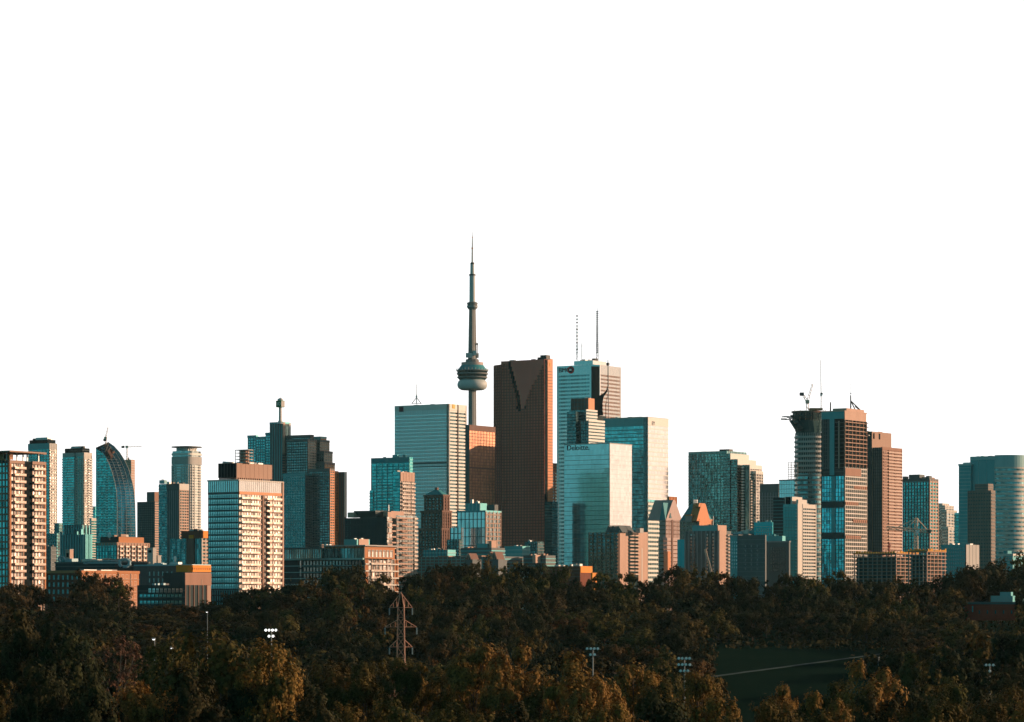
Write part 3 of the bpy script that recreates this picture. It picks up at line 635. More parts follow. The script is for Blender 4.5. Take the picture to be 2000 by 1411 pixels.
# --- pale banks and glass right of it
B, v = simple('office_tower', 'teal glass tower standing left of the pale marble tower', 725, 800, 806, 893, 2900, 'deep_teal_glass')
v.bands(6.2, .7, 'teal_panel', .3, 'L', y0=905); v.piers('L', 7, .6, 'teal_panel', .35, y0=905); v.box('L', (725, 800), 893, 904, -.2, .4, 'copper_roof', 'upper_band'); v.bands(6.2, 1, 'teal_panel', .3, 'R'); v.clutter(5, 3, ('teal_panel', 'copper_roof')); v.bands(6.2, .45, 'pale_concrete', .8, 'L', y0=940, px=(735, 775), name='balcony_slab')
w = B.vol(722, 728, 731, 958, None, 'deep_teal_glass', back=-3); w.bands(6.2, .7, 'teal_panel', .3)
B, v = simple('apartment_tower', 'narrow balcony tower with sunlit concrete top in front of the teal glass tower', 768, 781, 809, 922, 2500, 'condo_glass')
v.box('R', (781, 809), 922, 940, -.2, .6, 'pink_concrete', 'blank_upper_wall'); v.piers('R', 5, .3, 'brown_concrete', .7, y0=923, y1=940, name='wall_seam'); v.box('L', (768, 781), 922, 1100, -.2, .2, 'deep_teal_glass', 'glass_wall'); v.bands(7.3, .6, 'teal_panel', .3, 'L')
v.bands(7.3, .8, 'pink_concrete', .5, 'R', y0=938); v.piers('R', 7, .4, 'pink_concrete', .5, y0=940)
v.balconies('R', (783, 799), 938, 7.3, 24, 'white_concrete', 'balcony_glass', 1.8, slabh=.4); v.balconies('R', (801, 809), 938, 7.3, 24, 'white_concrete', 'balcony_glass', 1.5, slabh=.4); v.clutter(3, 1.5)
B, v = simple('marble_tower', 'pale teal marble office tower with square logos, left of the needle tower', 771, 875, 910, 789, 3500, 'teal_marble')
v.bands(6.9, .7, 'pale_glass', .12, 'L', y0=803, name='window_row'); v.piers('L', 22, .5, 'teal_marble', .2, y0=800)
v.box('L', (771, 875), 902, 906, -.2, .3, 'slate_panel', 'louvre_row'); v.box('L', (771, 875), 910, 912, -.2, .3, 'slate_panel', 'louvre_row')
v.box('R', (875.3, 910), 801, 1170, -.3, .15, 'black_glass', 'glass_wall'); v.bands(6.95, 2.1, 'white_stone', .9, 'R', y0=798, name='spandrel'); v.piers('R', 1, 1.6, 'white_stone', 1.2, px=(875.3, 877), name='corner_pier'); v.piers('R', 1, 2.4, 'white_stone', 1.2, px=(892, 894), name='wall_pier'); v.piers('R', 1, 1.6, 'white_stone', 1.2, px=(908, 910), name='corner_pier')
v.piers('L', 1, 1.6, 'white_stone', .5, px=(873, 875), name='corner_pier'); v.box('R', (875.3, 910), 789, 801, -.3, 1.1, 'white_stone', 'upper_band'); v.box('L', (771, 875), 789, 799.5, -.3, .35, 'white_stone', 'upper_band')
v.box('L', (780, 788.5), 791, 801, .2, .6, 'maroon_sign', 'square_logo'); v.box('R', (881.5, 886.5), 789.5, 797.5, 1.0, 1.5, 'gold_sign', 'square_logo'); v.clutter(4, 1.2, ('slate_panel',))
mt = mast('roof_mast', 'thin needle mast with tripod legs on the roof of the pale marble tower', 813.5, 733, 789, 3530, .55, 3)
h = (789-777)*3530/F
for dx, dy in ((-5.5, 0), (5.5, 0), (0, 5)): MB().bar((dx, dy, 0), (0, 0, h), .4).obj('mast_leg', 'dark_steel', mt)
MB().bar((-5.5, 0, .4), (5.5, 0, .4), .3).obj('mast_brace', 'dark_steel', mt); MB().box(-1, 1, -1, 1, h, h+2.4).obj('mast_head', 'steel', mt)

# --- art deco stone tower
B = Building('stone_tower', 'old brown stone tower with hipped roof and stepped shoulders', 862, 3250)
def stone(x0, xm, x1, yt, back):
    w = B.vol(x0, xm, x1, yt, None, 'brown_stone', back=back, name='stone_wall'); n1 = max(3, int(w.a/4)); n2 = max(2, int(w.b/4))
    w.piers('L', n1, 1.7, 'brown_stone', .8, name='stone_pier'); w.piers('R', n2, 1.7, 'brown_stone', .8, name='stone_pier'); w.bands(6.2, 1.5, 'brown_stone', .35); w.parapet(1.6, 'brown_stone', 1.0)
    w.box('L', (x0+1, xm-.5), yt+4, 1150, -.2, .1, 'black_glass', 'window_wall'); return w
t = stone(829, 865, 877, 967, 12); stone(823, 863, 881, 998, 5); stone(818, 862, 885, 1032, 0); 
c = t.poly; cx = sum(a for a, _ in c)/4; cy = sum(b for _, b in c)/4
MB().prism(c, t.z1, t.z1+5.5, [(cx+(a-cx)*.25, cy+(b-cy)*.3) for a, b in c]).obj('hipped_roof', 'copper_roof', B.root)
MB().box(cx-1.5, cx+1.5, cy-1.5, cy+1.5, t.z1+4, t.z1+8).obj('roof_lantern', 'brown_stone', B.root)

# --- glass block and low roofs right of the stone tower
B, v = simple('glass_building', 'teal glass box with big framed panes, left of the red granite tower', 893, 948, 978, 998, 2800, 'grey_glass')
v.box('L', (893, 948), 998, 1090, -.2, .12, 'pale_glass', 'glass_wall'); v.piers('L', 7, .5, 'slate_panel', .5, name='mullion'); v.bands(17, .6, 'slate_panel', .5, 'L', name='transom')
v.piers('R', 4, .9, 'pink_concrete', .5, name='brick_pier'); v.bands(8.4, .9, 'tan_panel', .45, 'R'); v.parapet(1.2, 'teal_panel', .5)
w = B.vol(909, 938, 951, 983, 998, 'teal_panel', back=6, name='penthouse'); w.piers('L', 4, .8, 'pale_teal_panel', .3); w.clutter(4, 4, ('steel',)); w2 = B.vol(948, 966, 973, 986, 998, 'slate_panel', back=16, name='penthouse')
w = B.vol(879, 902, 906, 1031, None, 'pale_glass', back=-8, name='side_wing'); w.piers('L', 3, .6, 'slate_panel', .5, name='mullion'); w.bands(12, .7, 'slate_panel', .5, 'L', name='transom'); w.clutter(3, 1.5, ('pale_teal_panel',))
B, v = simple('office_building', 'small dark glass cube in front of the stone tower foot', 873, 897, 903, 1054, 2300, 'dark_glass'); v.bands(6, .6, 'slate_panel', .3); v.piers('L', 4, .5, 'slate_panel', .3)
B, v = simple('low_building', 'low teal roofed block between the stone tower and the tree tops', 826, 874, 890, 1074, 2200, 'teal_panel'); v.bands(7, .7, 'pale_teal_panel', .3); v.piers('L', 8, .5, 'slate_panel', .3); v.clutter(6, 1.2)
B, v = simple('low_building', 'low teal hall with rooftop boxes right of the small dark glass cube', 900, 960, 986, 1070, 2250, 'slate_panel'); v.bands(7, .7, 'teal_panel', .3); w = B.vol(932, 952, 962, 1062, 1070, 'teal_panel', back=3, name='penthouse'); w3 = B.vol(956, 960, 970, 1057, 1072, 'pink_concrete', back=1, name='chimney_block'); v.clutter(4, 1, ('tan_panel', 'slate_panel'))
B, v = simple('low_building', 'long low dark building whose roof edge just shows above the trees in the centre', 815, 985, 1030, 1087, 2000, 'slate_panel'); v.bands(6, .5, 'teal_panel', .2); v.piers('L', 20, .4, 'teal_panel', .25); v.clutter(9, 1, ('pale_concrete', 'tan_panel', 'slate_panel'))
def gable_row(label, xs, yb, yt, D, w):
    B = Building('gabled_roof', label, xs[0], D, base=CITY)
    for i, px in enumerate(xs):
        x = (px-xs[0])*D/F; z0 = B.z(yb); z1 = B.z(yt); 
        MB().poly([(x-w, 0, z0), (x+w, 0, z0), (x, 0, z1), (x-w, 9, z0), (x+w, 9, z0), (x, 9, z1)], [(0, 1, 2), (5, 4, 3), (1, 4, 5, 2), (0, 2, 5, 3), (0, 3, 4, 1)]).obj('gable', 'brown_stone', B.root)
        MB().bar((x-w, -.2, z0), (x, -.2, z1), .35).bar((x+w, -.2, z0), (x, -.2, z1), .35).bar((x, -.2, z0), (x, -.2, z1), .2).obj('gable_truss', 'pink_concrete', B.root)
    MB().box(-w-1, (xs[-1]-xs[0])*D/F+w+1, 0, 10, 0, B.z(yb)).obj('wall', 'slate_panel', B.root)
gable_row('low roof with triangular steel gables left of the granite tower foot', (957, 967), 1093, 1078, 1950, 2.0); gable_row('single small gable on a low roof below the glass box', (915,), 1093, 1081, 1960, 2.0)
B, v = simple('low_building', 'teal shed roof right under the red granite tower', 985, 1020, 1035, 1067, 2300, 'teal_panel'); v.clutter(3, 1); v.bands(8, .5, 'pale_teal_panel', .2)
B, v = simple('low_building', 'dark mid rise block at the right foot of the red granite tower', 1025, 1050, 1062, 1058, 2400, 'dark_glass'); v.bands(6, .6, 'slate_panel', .3); v.piers('L', 6, .5, 'slate_panel', .3); v.clutter(3, 2)
B, v = simple('low_building', 'grey low roof with small vents just above the trees right of the granite tower foot', 1022, 1066, 1085, 1085, 2000, 'slate_panel'); v.clutter(6, 1.4, ('tan_panel', 'pale_concrete')); v.bands(7, .4, 'teal_panel', .2)
w = B.vol(1040, 1046, 1057, 1084, 1100, 'pink_concrete', back=-3, name='stair_block')

# --- needle tower
D = 4500; kk = D/F
T = empty('needle_tower', (pxX(922.5, D), D, CITY), 0, 'very tall concrete observation tower with a ringed pod and needle antenna', 'tower')
zt = lambda y: pyZ(y, D)-CITY
def finned(r0, r1, z0, z1, name, mat, nf=3, rot=0.5):
    def star(r):
        o = []
        for i in range(12):
            a = rot+2*pi*i/12; rr = r*(1.0, .80, .62, .80)[i % 4]; o.append((rr*cos(a), rr*sin(a)))
        return o
    MB().prism(star(r0), z0, z1, star(r1)).obj(name, mat, T)
finned(11.5*kk, 8.8*kk, 0, zt(760), 'shaft', 'cn_concrete'); MB().lathe([(6.0*kk, 0), (5.6*kk, zt(760))], 12).obj('shaft_core', 'cn_concrete', T)
m = MB().lathe([(6*kk, zt(763)), (22*kk, zt(762)), (27*kk, zt(759)), (29*kk, zt(755)), (29.4*kk, zt(751)), (28*kk, zt(746)), (25*kk, zt(743)), (20*kk, zt(742))], 40).obj('radome', 'cn_white', T)
for p_ in m.data.polygons: p_.use_smooth = True
for (r0, y0, r1, y1, mt, nm) in ((25, 743, 28, 739, 'dark_glass', 'window_ring'), (29.6, 739, 29.6, 736.5, 'cn_concrete', 'pod_ring'), (28, 736.5, 29, 732, 'black_glass', 'window_ring'), (30.6, 732, 30.6, 729.2, 'cn_concrete', 'pod_ring'), (29, 729.2, 30, 725.5, 'black_glass', 'window_ring'), (31.4, 725.5, 31.4, 723.8, 'cn_concrete', 'pod_ring'), (29.5, 723.8, 22, 714, 'copper_roof', 'pod_roof'), (21.5, 716, 21.5, 708.5, 'pink_stone', 'upper_drum')):
    MB().lathe([(r0*kk, zt(y0)), (r1*kk, zt(y1))], 40).obj(nm, mt, T)
for i in range(28):
    a = 2*pi*i/28; m = MB().bar((30*kk*cos(a), 30*kk*sin(a), zt(725)), (31.5*kk*cos(a), 31.5*kk*sin(a), zt(720.5)), .35); m.obj('rail_post', 'steel', T)
MB().lathe([(13*kk, zt(708.5)), (13*kk, zt(703)), (11*kk, zt(702))], 12).obj('neck_collar', 'cn_concrete', T); finned(10.5*kk, 9.6*kk, zt(708), zt(690), 'upper_shaft', 'cn_concrete')
for a0, yy in ((.4, 696), (1.9, 694), (3.5, 696), (5.2, 692), (4.4, 697)):
    MB().box(-2.6, 2.6, -2.6, 2.6, 0, 6.5).obj('equipment_box', 'cn_white', T, (9.8*kk*cos(a0), 9.8*kk*sin(a0), zt(yy+3)))
MB().bar((9.5*kk, 0, zt(700)), (9.8*kk, 0, zt(672)), .6).obj('service_mast', 'dark_steel', T); MB().box(-1.2, 1.2, -1.2, 1.2, 0, 2.5).obj('equipment_box', 'dark_steel', T, (9.6*kk, 0, zt(674)))
finned(9.4*kk, 7.6*kk, zt(690), zt(603), 'upper_shaft', 'cn_concrete'); MB().lathe([(5*kk, zt(690)), (4.8*kk, zt(603))], 12).obj('shaft_core', 'cn_concrete', T)
m = MB().lathe([(7.2*kk, zt(605)), (10.0*kk, zt(601.5)), (10.7*kk, zt(598.5)), (9.6*kk, zt(596.5)), (8, zt(592)), (6.2*kk, zt(590))], 24).obj('upper_pod', 'cn_concrete', T)
MB().lathe([(10.9*kk, zt(600)), (10.9*kk, zt(599))], 24).obj('pod_ring', 'cn_white', T)
MB().lathe([(5.9*kk, zt(592)), (5.5*kk, zt(537))], 16).obj('antenna_section', 'cn_white', T); MB().lathe([(6.4*kk, zt(539)), (6.4*kk, zt(536))], 16).obj('antenna_collar', 'dark_steel', T)
MB().lathe([(4.2*kk, zt(536)), (3.9*kk, zt(516))], 14).obj('antenna_section', 'cn_white', T); MB().lathe([(4.4*kk, zt(516.5)), (3.2*kk, zt(513))], 14).obj('antenna_collar', 'dark_steel', T)
MB().lathe([(1.8*kk, zt(513)), (1.5*kk, zt(486))], 10).obj('antenna_section', 'cn_white', T); MB().lathe([(1.9*kk, zt(487)), (1.9*kk, zt(484))], 10).obj('antenna_collar', 'rust_steel', T); MB().lathe([(1.4*kk, zt(485)), (1.0*kk, zt(464))], 10).obj('antenna_section', 'cn_white', T)
MB().lathe([(1.2*kk, zt(465)), (1.2*kk, zt(463))], 10).obj('antenna_collar', 'rust_steel', T); MB().lathe([(.75*kk, zt(464)), (.35*kk, zt(450))], 8).obj('antenna_section', 'steel', T)

# --- copper-lit slab behind, granite tower
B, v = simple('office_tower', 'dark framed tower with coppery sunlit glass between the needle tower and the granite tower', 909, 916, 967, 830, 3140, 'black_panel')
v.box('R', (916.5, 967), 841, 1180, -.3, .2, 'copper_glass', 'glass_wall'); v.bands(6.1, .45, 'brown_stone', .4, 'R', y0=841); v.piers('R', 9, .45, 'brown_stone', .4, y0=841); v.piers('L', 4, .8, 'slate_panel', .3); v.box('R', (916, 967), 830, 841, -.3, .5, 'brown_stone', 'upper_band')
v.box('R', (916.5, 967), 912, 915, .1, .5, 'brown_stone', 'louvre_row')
B = Building('granite_tower', 'tall red granite tower with a stepped V at its top and sunlit orange right edge', 1064, 3200)
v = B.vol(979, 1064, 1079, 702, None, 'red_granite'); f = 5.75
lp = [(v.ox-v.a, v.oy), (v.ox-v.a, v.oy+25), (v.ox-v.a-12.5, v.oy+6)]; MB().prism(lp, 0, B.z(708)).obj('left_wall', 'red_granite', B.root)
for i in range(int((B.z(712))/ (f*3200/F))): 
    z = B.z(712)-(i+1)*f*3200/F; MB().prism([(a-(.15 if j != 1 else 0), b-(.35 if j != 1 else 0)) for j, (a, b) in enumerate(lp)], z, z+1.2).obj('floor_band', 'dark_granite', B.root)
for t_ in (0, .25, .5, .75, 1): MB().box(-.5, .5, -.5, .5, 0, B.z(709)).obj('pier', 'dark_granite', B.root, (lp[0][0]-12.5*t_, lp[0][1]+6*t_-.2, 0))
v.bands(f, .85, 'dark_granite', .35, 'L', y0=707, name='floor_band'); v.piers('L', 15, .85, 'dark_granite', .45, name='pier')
v.box('L', (979, 1064), 702, 707.5, -.3, .5, 'red_granite', 'parapet'); v.box('R', (1064.2, 1069), 703, 1180, -.3, .25, 'black_panel', 'dark_notch'); v.box('R', (1069, 1079), 700, 1180, -.3, .5, 'sunlit_granite', 'sunlit_wall')  # right wall's sunlight put into its orange colour
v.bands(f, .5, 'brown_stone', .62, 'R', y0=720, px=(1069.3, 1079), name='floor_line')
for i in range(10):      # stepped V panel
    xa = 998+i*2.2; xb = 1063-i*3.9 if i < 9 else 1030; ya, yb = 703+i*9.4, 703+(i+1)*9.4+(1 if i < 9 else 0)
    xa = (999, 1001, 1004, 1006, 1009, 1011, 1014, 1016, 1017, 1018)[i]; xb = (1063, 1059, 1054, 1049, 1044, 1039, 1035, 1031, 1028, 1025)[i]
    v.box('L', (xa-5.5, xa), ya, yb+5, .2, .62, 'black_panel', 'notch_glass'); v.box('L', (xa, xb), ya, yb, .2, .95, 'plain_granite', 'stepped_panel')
v.box('L', (1009, 1027), 792, 797, .2, .64, 'black_panel', 'notch_glass')
t = textpart('S', 6.2, 'gold_sign', v, 'R', 1071.5, 715, 'sign_lettering', .7)
v.roofbox(.78, .98, .3, .8, 2.6, 'black_panel'); v.roofbox(.88, 1.02, .1, .6, 4.4, 'dark_steel'); v.clutter(3, 1.3, ('dark_steel',))
B, v = simple('office_building', 'brown banded tower in deep sun behind the right edge of the granite tower', 1066, 1073, 1089, 905, 3700, 'black_glass'); v.bands(6, 1.6, 'orange_brick', .5, 'R'); v.piers('R', 3, 1, 'orange_brick', .5); v.parapet(9, 'brown_stone', .4); v.bands(6, 1.5, 'brown_stone', .3, 'L')
B, v = simple('office_building', 'dark glass block low between the granite tower and the white marble tower', 1064, 1078, 1089, 980, 3000, 'black_glass'); v.bands(6, .6, 'dark_panel', .3); v.piers('L', 6, .5, 'dark_panel', .3)

# --- white marble tower with bank letters
B = Building('bank_tower', 'marble tower with horizontal window rows and red round logo, carrying the antenna masts', 1165, 3650)
v = B.vol(1088, 1165, 1213, 712, None, 'fcp_marble', solid_body=False)
c = 7.5
pl = [(v.ox-v.a, v.oy), (v.ox-c, v.oy), (v.ox-c, v.oy+.1), (v.ox, v.oy+c), (v.ox, v.oy+v.b), (v.ox-v.a, v.oy+v.b)]
MB().prism([(v.ox-v.a, v.oy), (v.ox-c, v.oy), (v.ox, v.oy+c), (v.ox, v.oy+v.b), (v.ox-v.a, v.oy+v.b)], 0, v.z1).obj('marble_wall', 'fcp_marble', B.root)
n_ = Vector((1, -1)).normalized()
MB().poly([(v.ox-c+.3+n_.x*.15, v.oy+.3+n_.y*.15, 0), (v.ox-.3+n_.x*.15, v.oy+c-.3+n_.y*.15, 0), (v.ox-.3+n_.x*.15, v.oy+c-.3+n_.y*.15, v.z1-2), (v.ox-c+.3+n_.x*.15, v.oy+.3+n_.y*.15, v.z1-2), (v.ox-3, v.oy+3, 0), (v.ox-3, v.oy+3, v.z1-2)], [(0, 1, 2, 3), (1, 4, 5, 2), (4, 0, 3, 5), (3, 2, 5), (0, 4, 1)]).obj('shaded_notch_wall', 'black_panel', B.root)  # shade of the notch put into a flat black chamfer
def fcprow(face, s0, s1):
    st = 7.35*v.D/F; zt_ = v.z(727); k = int(zt_/st)
    parts('window_row', [v.fb(face, s0, s1, zt_-(i+1)*st, zt_-(i+1)*st+2.1, -.2, .12) for i in range(k)], 'dark_glass' if face == 'L' else 'brown_glass', B.root)
fcprow('L', 2.6, v.a-c-2.2); fcprow('R', c+2.0, v.b-2.4)
v.piers('L', 1, 1.6, 'fcp_marble', .5, px=(1088, 1091), name='corner_pier'); v.piers('R', 18, .3, 'fcp_marble', .25, px=(1174, 1212)); 
w = B.vol(1121, 1158, 1184, 704, 712, 'fcp_marble', back=6, name='penthouse'); w.clutter(8, 3, ('dark_steel', 'pink_concrete', 'steel'))
textpart('BMO', 7.6, 'navy_sign', v, 'L', 1091.5, 724.5, 'sign_lettering', .4)
mm = MB().lathe([(4.3, 0), (4.3, .5)], 24).mesh('round_logo', 'red_sign'); o = link('round_logo', mm, B.root); bb = v.fb('L', v.s('L', 1115), 0, v.z(721), 0, .2, .2); o.location = (bb[0], bb[3], v.z(720.5)); o.rotation_euler = (pi/2, 0, 0)
mm = MB().lathe([(3.0, .5), (3.0, .75)], 20).mesh('logo_ring', 'navy_sign'); o2 = link('logo_ring', mm, o); MB().box(-1.4, 1.4, -1, 1, .75, .95).obj('logo_bar', 'white_paint', o)
for lab, px, yt, w_, lt, ring in (('left ringed antenna mast on the white marble tower roof', 1127, 607, 1.1, True, 12), ('taller dark ringed antenna mast at the right of the marble tower roof', 1166.5, 601, 1.2, True, 22), ('short thin antenna between the two masts on the marble tower', 1136.5, 637, .5, False, 3), ('thinnest antenna rod at the right of the marble tower roof', 1176, 665, .28, False, 0)):
    mast('antenna_mast', lab, px, yt, 705, 3665, w_, 3 if lt else 2, 'steel' if px < 1150 or px > 1170 else 'dark_steel', rings=ring, lattice=lt)

# --- sail tower with curved spire
B = Building('sail_tower', 'dark glass tower with a thin curved sail spire in front of the white marble tower', 1168, 3450, -33)
v = B.vol(1150, 1168, 1183, 812, None, 'dark_panel'); v.bands(6, .4, 'dark_panel', .2)
DD = 3450
def q3(px, py, dy=0): 
    w_ = Vector(P(px, py, DD+dy))-B.root.location; return Matrix.Rotation(-B.root.rotation_euler.z, 3, 'Z') @ w_
crv = [(1187, 708), (1187, 730), (1187, 745), (1186, 757), (1183, 764), (1178, 769), (1171, 773), (1163, 780)]
lft = [(1163, 780), (1161, 795), (1160, 812)]
outl = [(1178, 812), (1177, 800), (1177, 785), (1179, 776), (1183, 770), (1186.5, 765), (1188.2, 755), (1188.2, 740), (1188, 708)]
ring = [q3(a, b, 0) for a, b in crv+lft+outl]; nr = len(ring)
back_ = [q3(a, b, 14) for a, b in crv+lft+outl]
MB().poly(ring+back_, [tuple(reversed(range(nr))), tuple(range(nr, 2*nr))]+[(i, (i+1) % nr, nr+(i+1) % nr, nr+i) for i in range(nr)]).obj('sail_wall', 'black_panel', B.root)
for off in (0, 5.5):
    m = MB(); path = [(1188.5, 822), (1188.2, 790), (1188, 760)] if off == 0 else [(1183, 822), (1183, 792), (1185, 780), (1188, 770)]
    for a, b in zip(path, path[1:]): m.bar(q3(*a, -2), q3(*b, -2), .35)
    m.obj('sail_rib', 'maroon_sign', B.root)
MB().bar(q3(1187.4, 712, 4), q3(1187.4, 703, 4), .5).obj('spire_tip', 'dark_steel', B.root)
MB().box(-1.3, 1.3, -1.3, 1.3, -3, 0).obj('spire_light', 'dark_steel', B.root, q3(1187.4, 709, 4))

# --- stepped dark tower in front
B = Building('office_tower', 'dark stepped tower with pale sunlit terraces standing behind the lettered glass tower', 1146, 3080)
w = B.vol(1115, 1148.5, 1160.5, 778, None, 'brown_stone', name='upper_wall', back=14); w.box('R', (1148.7, 1160.5), 778, 815, -.2, .4, 'sunlit_granite', 'sunlit_wall'); w.piers('L', 5, .5, 'slate_panel', .25); w.clutter(3, 1.2); w.bands(8, .5, 'slate_panel', .3, 'L')
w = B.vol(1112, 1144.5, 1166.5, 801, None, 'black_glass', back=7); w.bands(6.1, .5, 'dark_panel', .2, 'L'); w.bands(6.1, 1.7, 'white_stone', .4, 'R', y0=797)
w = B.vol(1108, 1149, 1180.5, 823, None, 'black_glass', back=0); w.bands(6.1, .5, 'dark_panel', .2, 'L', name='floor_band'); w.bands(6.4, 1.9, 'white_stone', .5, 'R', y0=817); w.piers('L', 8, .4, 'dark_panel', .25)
w = B.vol(1107.5, 1125, 1140, 804, None, 'black_glass', back=2); w.bands(6.1, .5, 'dark_panel', .2)

# --- lettered glass tower
B = Building('glass_tower', 'pale teal glass tower with dark lettering at its top left and smooth peach side', 1191, 3000)
v = B.vol(1102, 1191, 1234, 866, None, 'pale_glass'); v.bands(9.05, .35, 'slate_panel', .15, 'L', y0=880, name='floor_line'); v.piers('L', 34, .14, 'teal_panel', .12, name='mullion'); v.bands(9.05, .12, 'pale_concrete', .08, 'R', y0=872, name='floor_line')
v.piers('L', 1, .5, 'pale_concrete', .3, px=(1190, 1191), name='corner_fin'); v.parapet(.5, 'pale_concrete', .25); v.clutter(3, .8)
textpart('Deloitte.', 7.2, 'navy_sign', v, 'L', 1107, 877.5, 'sign_lettering', .3)

# --- tower behind to its right
B = Building('office_tower', 'glass tower with dark corner strip and banded peach side, right of the lettered tower', 1265, 3150)
v = B.vol(1179, 1265, 1305, 815, None, 'teal_glass'); v.bands(7.2, 1.0, 'teal_panel', .2, 'L', y0=833); v.box('L', (1179, 1258), 815, 832, -.2, .3, 'teal_panel', 'upper_band')
v.box('L', (1257, 1265), 816, 1180, -.2, .35, 'black_glass', 'corner_strip'); v.box('L', (1180, 1257), 877, 1180, -.2, .3, 'dark_glass', 'shaded_lower_glass'); v.bands(7.2, .5, 'dark_panel', .45, 'L', y0=880, px=(1180, 1257))  # darker lower glass paints in shade and reflection
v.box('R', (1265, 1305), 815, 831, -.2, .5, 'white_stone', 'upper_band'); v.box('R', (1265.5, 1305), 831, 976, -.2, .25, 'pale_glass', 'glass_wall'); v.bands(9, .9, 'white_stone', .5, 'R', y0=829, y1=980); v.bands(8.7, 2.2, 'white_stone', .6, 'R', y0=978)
v.box('R', (1265.5, 1304.6), 980, 1180, -.2, .22, 'dark_glass', 'glass_wall'); v.piers('R', 12, .25, 'white_stone', .35, y0=980)
textpart('EY', 5.6, 'navy_sign', v, 'R', 1272, 830, 'sign_lettering', .7); v.clutter(8, 1.6, ('pale_teal_panel', 'pink_concrete')); v.parapet(.5, 'pale_concrete', .4)

# --- brown balcony block in the centre foreground
B = Building('apartment_building', 'dark brown balcony slab block with pink end walls, in front of the lettered glass tower', 1209, 2300)
v = B.vol(1150, 1209, 1264, 1040, None, 'brown_concrete'); p = 6.9
v.box('L', (1151, 1208), 1041, 1180, -.2, .1, 'black_glass', 'glass_wall'); v.piers('L', 7, .9, 'brown_concrete', .6); v.bands(p, .35, 'brown_concrete', .3, 'L')
for a in (1152, 1169, 1186, 1201): v.balconies('L', (a, a+7), 1040, p, 12, 'tan_panel', 'brown_concrete', 1.6, slabh=.3)
v.box('R', (1209.4, 1226), 1036, 1180, -.3, .5, 'pink_concrete', 'end_wall'); v.box('R', (1246, 1264), 1038, 1180, -.3, .5, 'pink_concrete', 'end_wall'); v.box('R', (1226, 1246), 1041, 1180, -.3, .05, 'black_glass', 'glass_wall'); v.box('R', (1252, 1253.5), 1070, 1180, .4, .62, 'white_concrete', 'lit_strip')
v.balconies('R', (1227, 1235), 1040, p, 12, 'white_concrete', 'pink_concrete', 1.8, slabh=.35); v.balconies('R', (1237, 1245), 1040, p, 12, 'white_concrete', 'pink_concrete', 1.8, slabh=.35)
for px in (1188, 1197, 1207, 1217, 1226):
    xx = v.s('L', px) if px < 1209 else v.a; k_ = 3.2
    x_ = v.ox-v.a+v.s('L', px) if px < 1209 else v.ox-2; y_ = v.oy+(1 if px < 1209 else v.s('R', px)); z = v.z1
    MB().poly([(x_-k_, y_, z), (x_+k_, y_, z), (x_-k_*.2, y_, z+5.2), (x_-k_, y_+8, z), (x_+k_, y_+8, z), (x_-k_*.2, y_+8, z+5.2)], [(0, 1, 2), (5, 4, 3), (1, 4, 5, 2), (0, 2, 5, 3), (0, 3, 4, 1)]).obj('roof_skylight', 'slate_panel', B.root)
w = B.vol(1242, 1250, 1257, 1032, 1041, 'pale_concrete', back=9, name='roof_vent')
B, v = simple('low_building', 'small bright orange walled block above the tree tops, left of the brown balcony slab block', 1060, 1133, 1156, 1106, 1900, 'dark_brick'); v.box('R', (1133, 1156), 1106, 1119, -.2, .4, 'orange_panel', 'orange_panel')
v.clutter(5, 1.4, ('steel', 'white_concrete')); w = B.vol(1154, 1157, 1166, 1119, None, 'orange_panel', back=-3, name='side_wing'); v.bands(7, .4, 'brown_stone', .2, 'L')

# --- postmodern gabled towers
B = Building('gabled_tower', 'pink stone tower with steep glass gables and a banded wall', 1313, 2950)
v = B.vol(1288, 1300, 1336, 1015, None, 'pink_stone'); v.bands(8, .9, 'brown_glass', .2, 'LR', y0=1012, name='window_row'); v.piers('R', 1, 2, 'brown_stone', .5, px=(1311, 1314), name='wall_pier'); v.piers('R', 14, .3, 'pink_stone', .3)
v.box('R', (1300.5, 1326), 1074, 1180, -.2, .35, 'orange_brick', 'copper_reflection_wall') if False else None
def gable(v, face, px0, px1, yb, yt, d, depth, mat, nm='gable', top=.12):
    s0, s1 = v.s(face, px0), v.s(face, px1); zb, zt_ = v.z(yb), v.z(yt); sm = (s0+s1)/2; h_ = (s1-s0)*top/2; pr = [(s0, zb), (s1, zb), (sm+h_, zt_), (sm-h_, zt_)]
    pts = []
    for dd in (d, d-depth):
        for s_, z_ in pr:
            b = v.fb(face, s_, s_, 0, 0, dd, dd); pts.append((b[0], b[2], z_))
    MB().poly(pts, [(0, 1, 2, 3), (7, 6, 5, 4), (1, 5, 6, 2), (3, 2, 6, 7), (0, 3, 7, 4), (0, 4, 5, 1)]).obj(nm, mat, v.B.root)
gable(v, 'R', 1300, 1332, 1016, 976, .3, 20, 'pink_stone'); gable(v, 'R', 1306, 1311, 1012, 1002, .6, 1, 'black_glass', 'gable_window'); gable(v, 'R', 1317, 1334, 1016, 990, -2, 14, 'copper_roof', 'roof_slope'); gable(v, 'L', 1289, 1300, 1016, 982, .3, 12, 'copper_roof', 'roof_slope')
w = B.vol(1303, 1307, 1322, 970, 985, 'orange_brick', back=16, name='chimney_block'); w.piers('R', 5, .6, 'sunlit_granite', .4)
w = B.vol(1286, 1295, 1330, 1050, None, 'pink_stone', back=-8, name='lower_wall'); w.bands(8, .9, 'brown_glass', .2, 'LR', name='window_row'); w.piers('R', 1, 2, 'brown_stone', .5, px=(1311, 1314), name='wall_pier'); w.box('R', (1296, 1309), 1077, 1120, .1, .5, 'sunlit_granite', 'orange_panel')
B = Building('gabled_tower', 'brown stone tower with a teal pyramid roof and bright orange stepped gable', 1365, 2850)
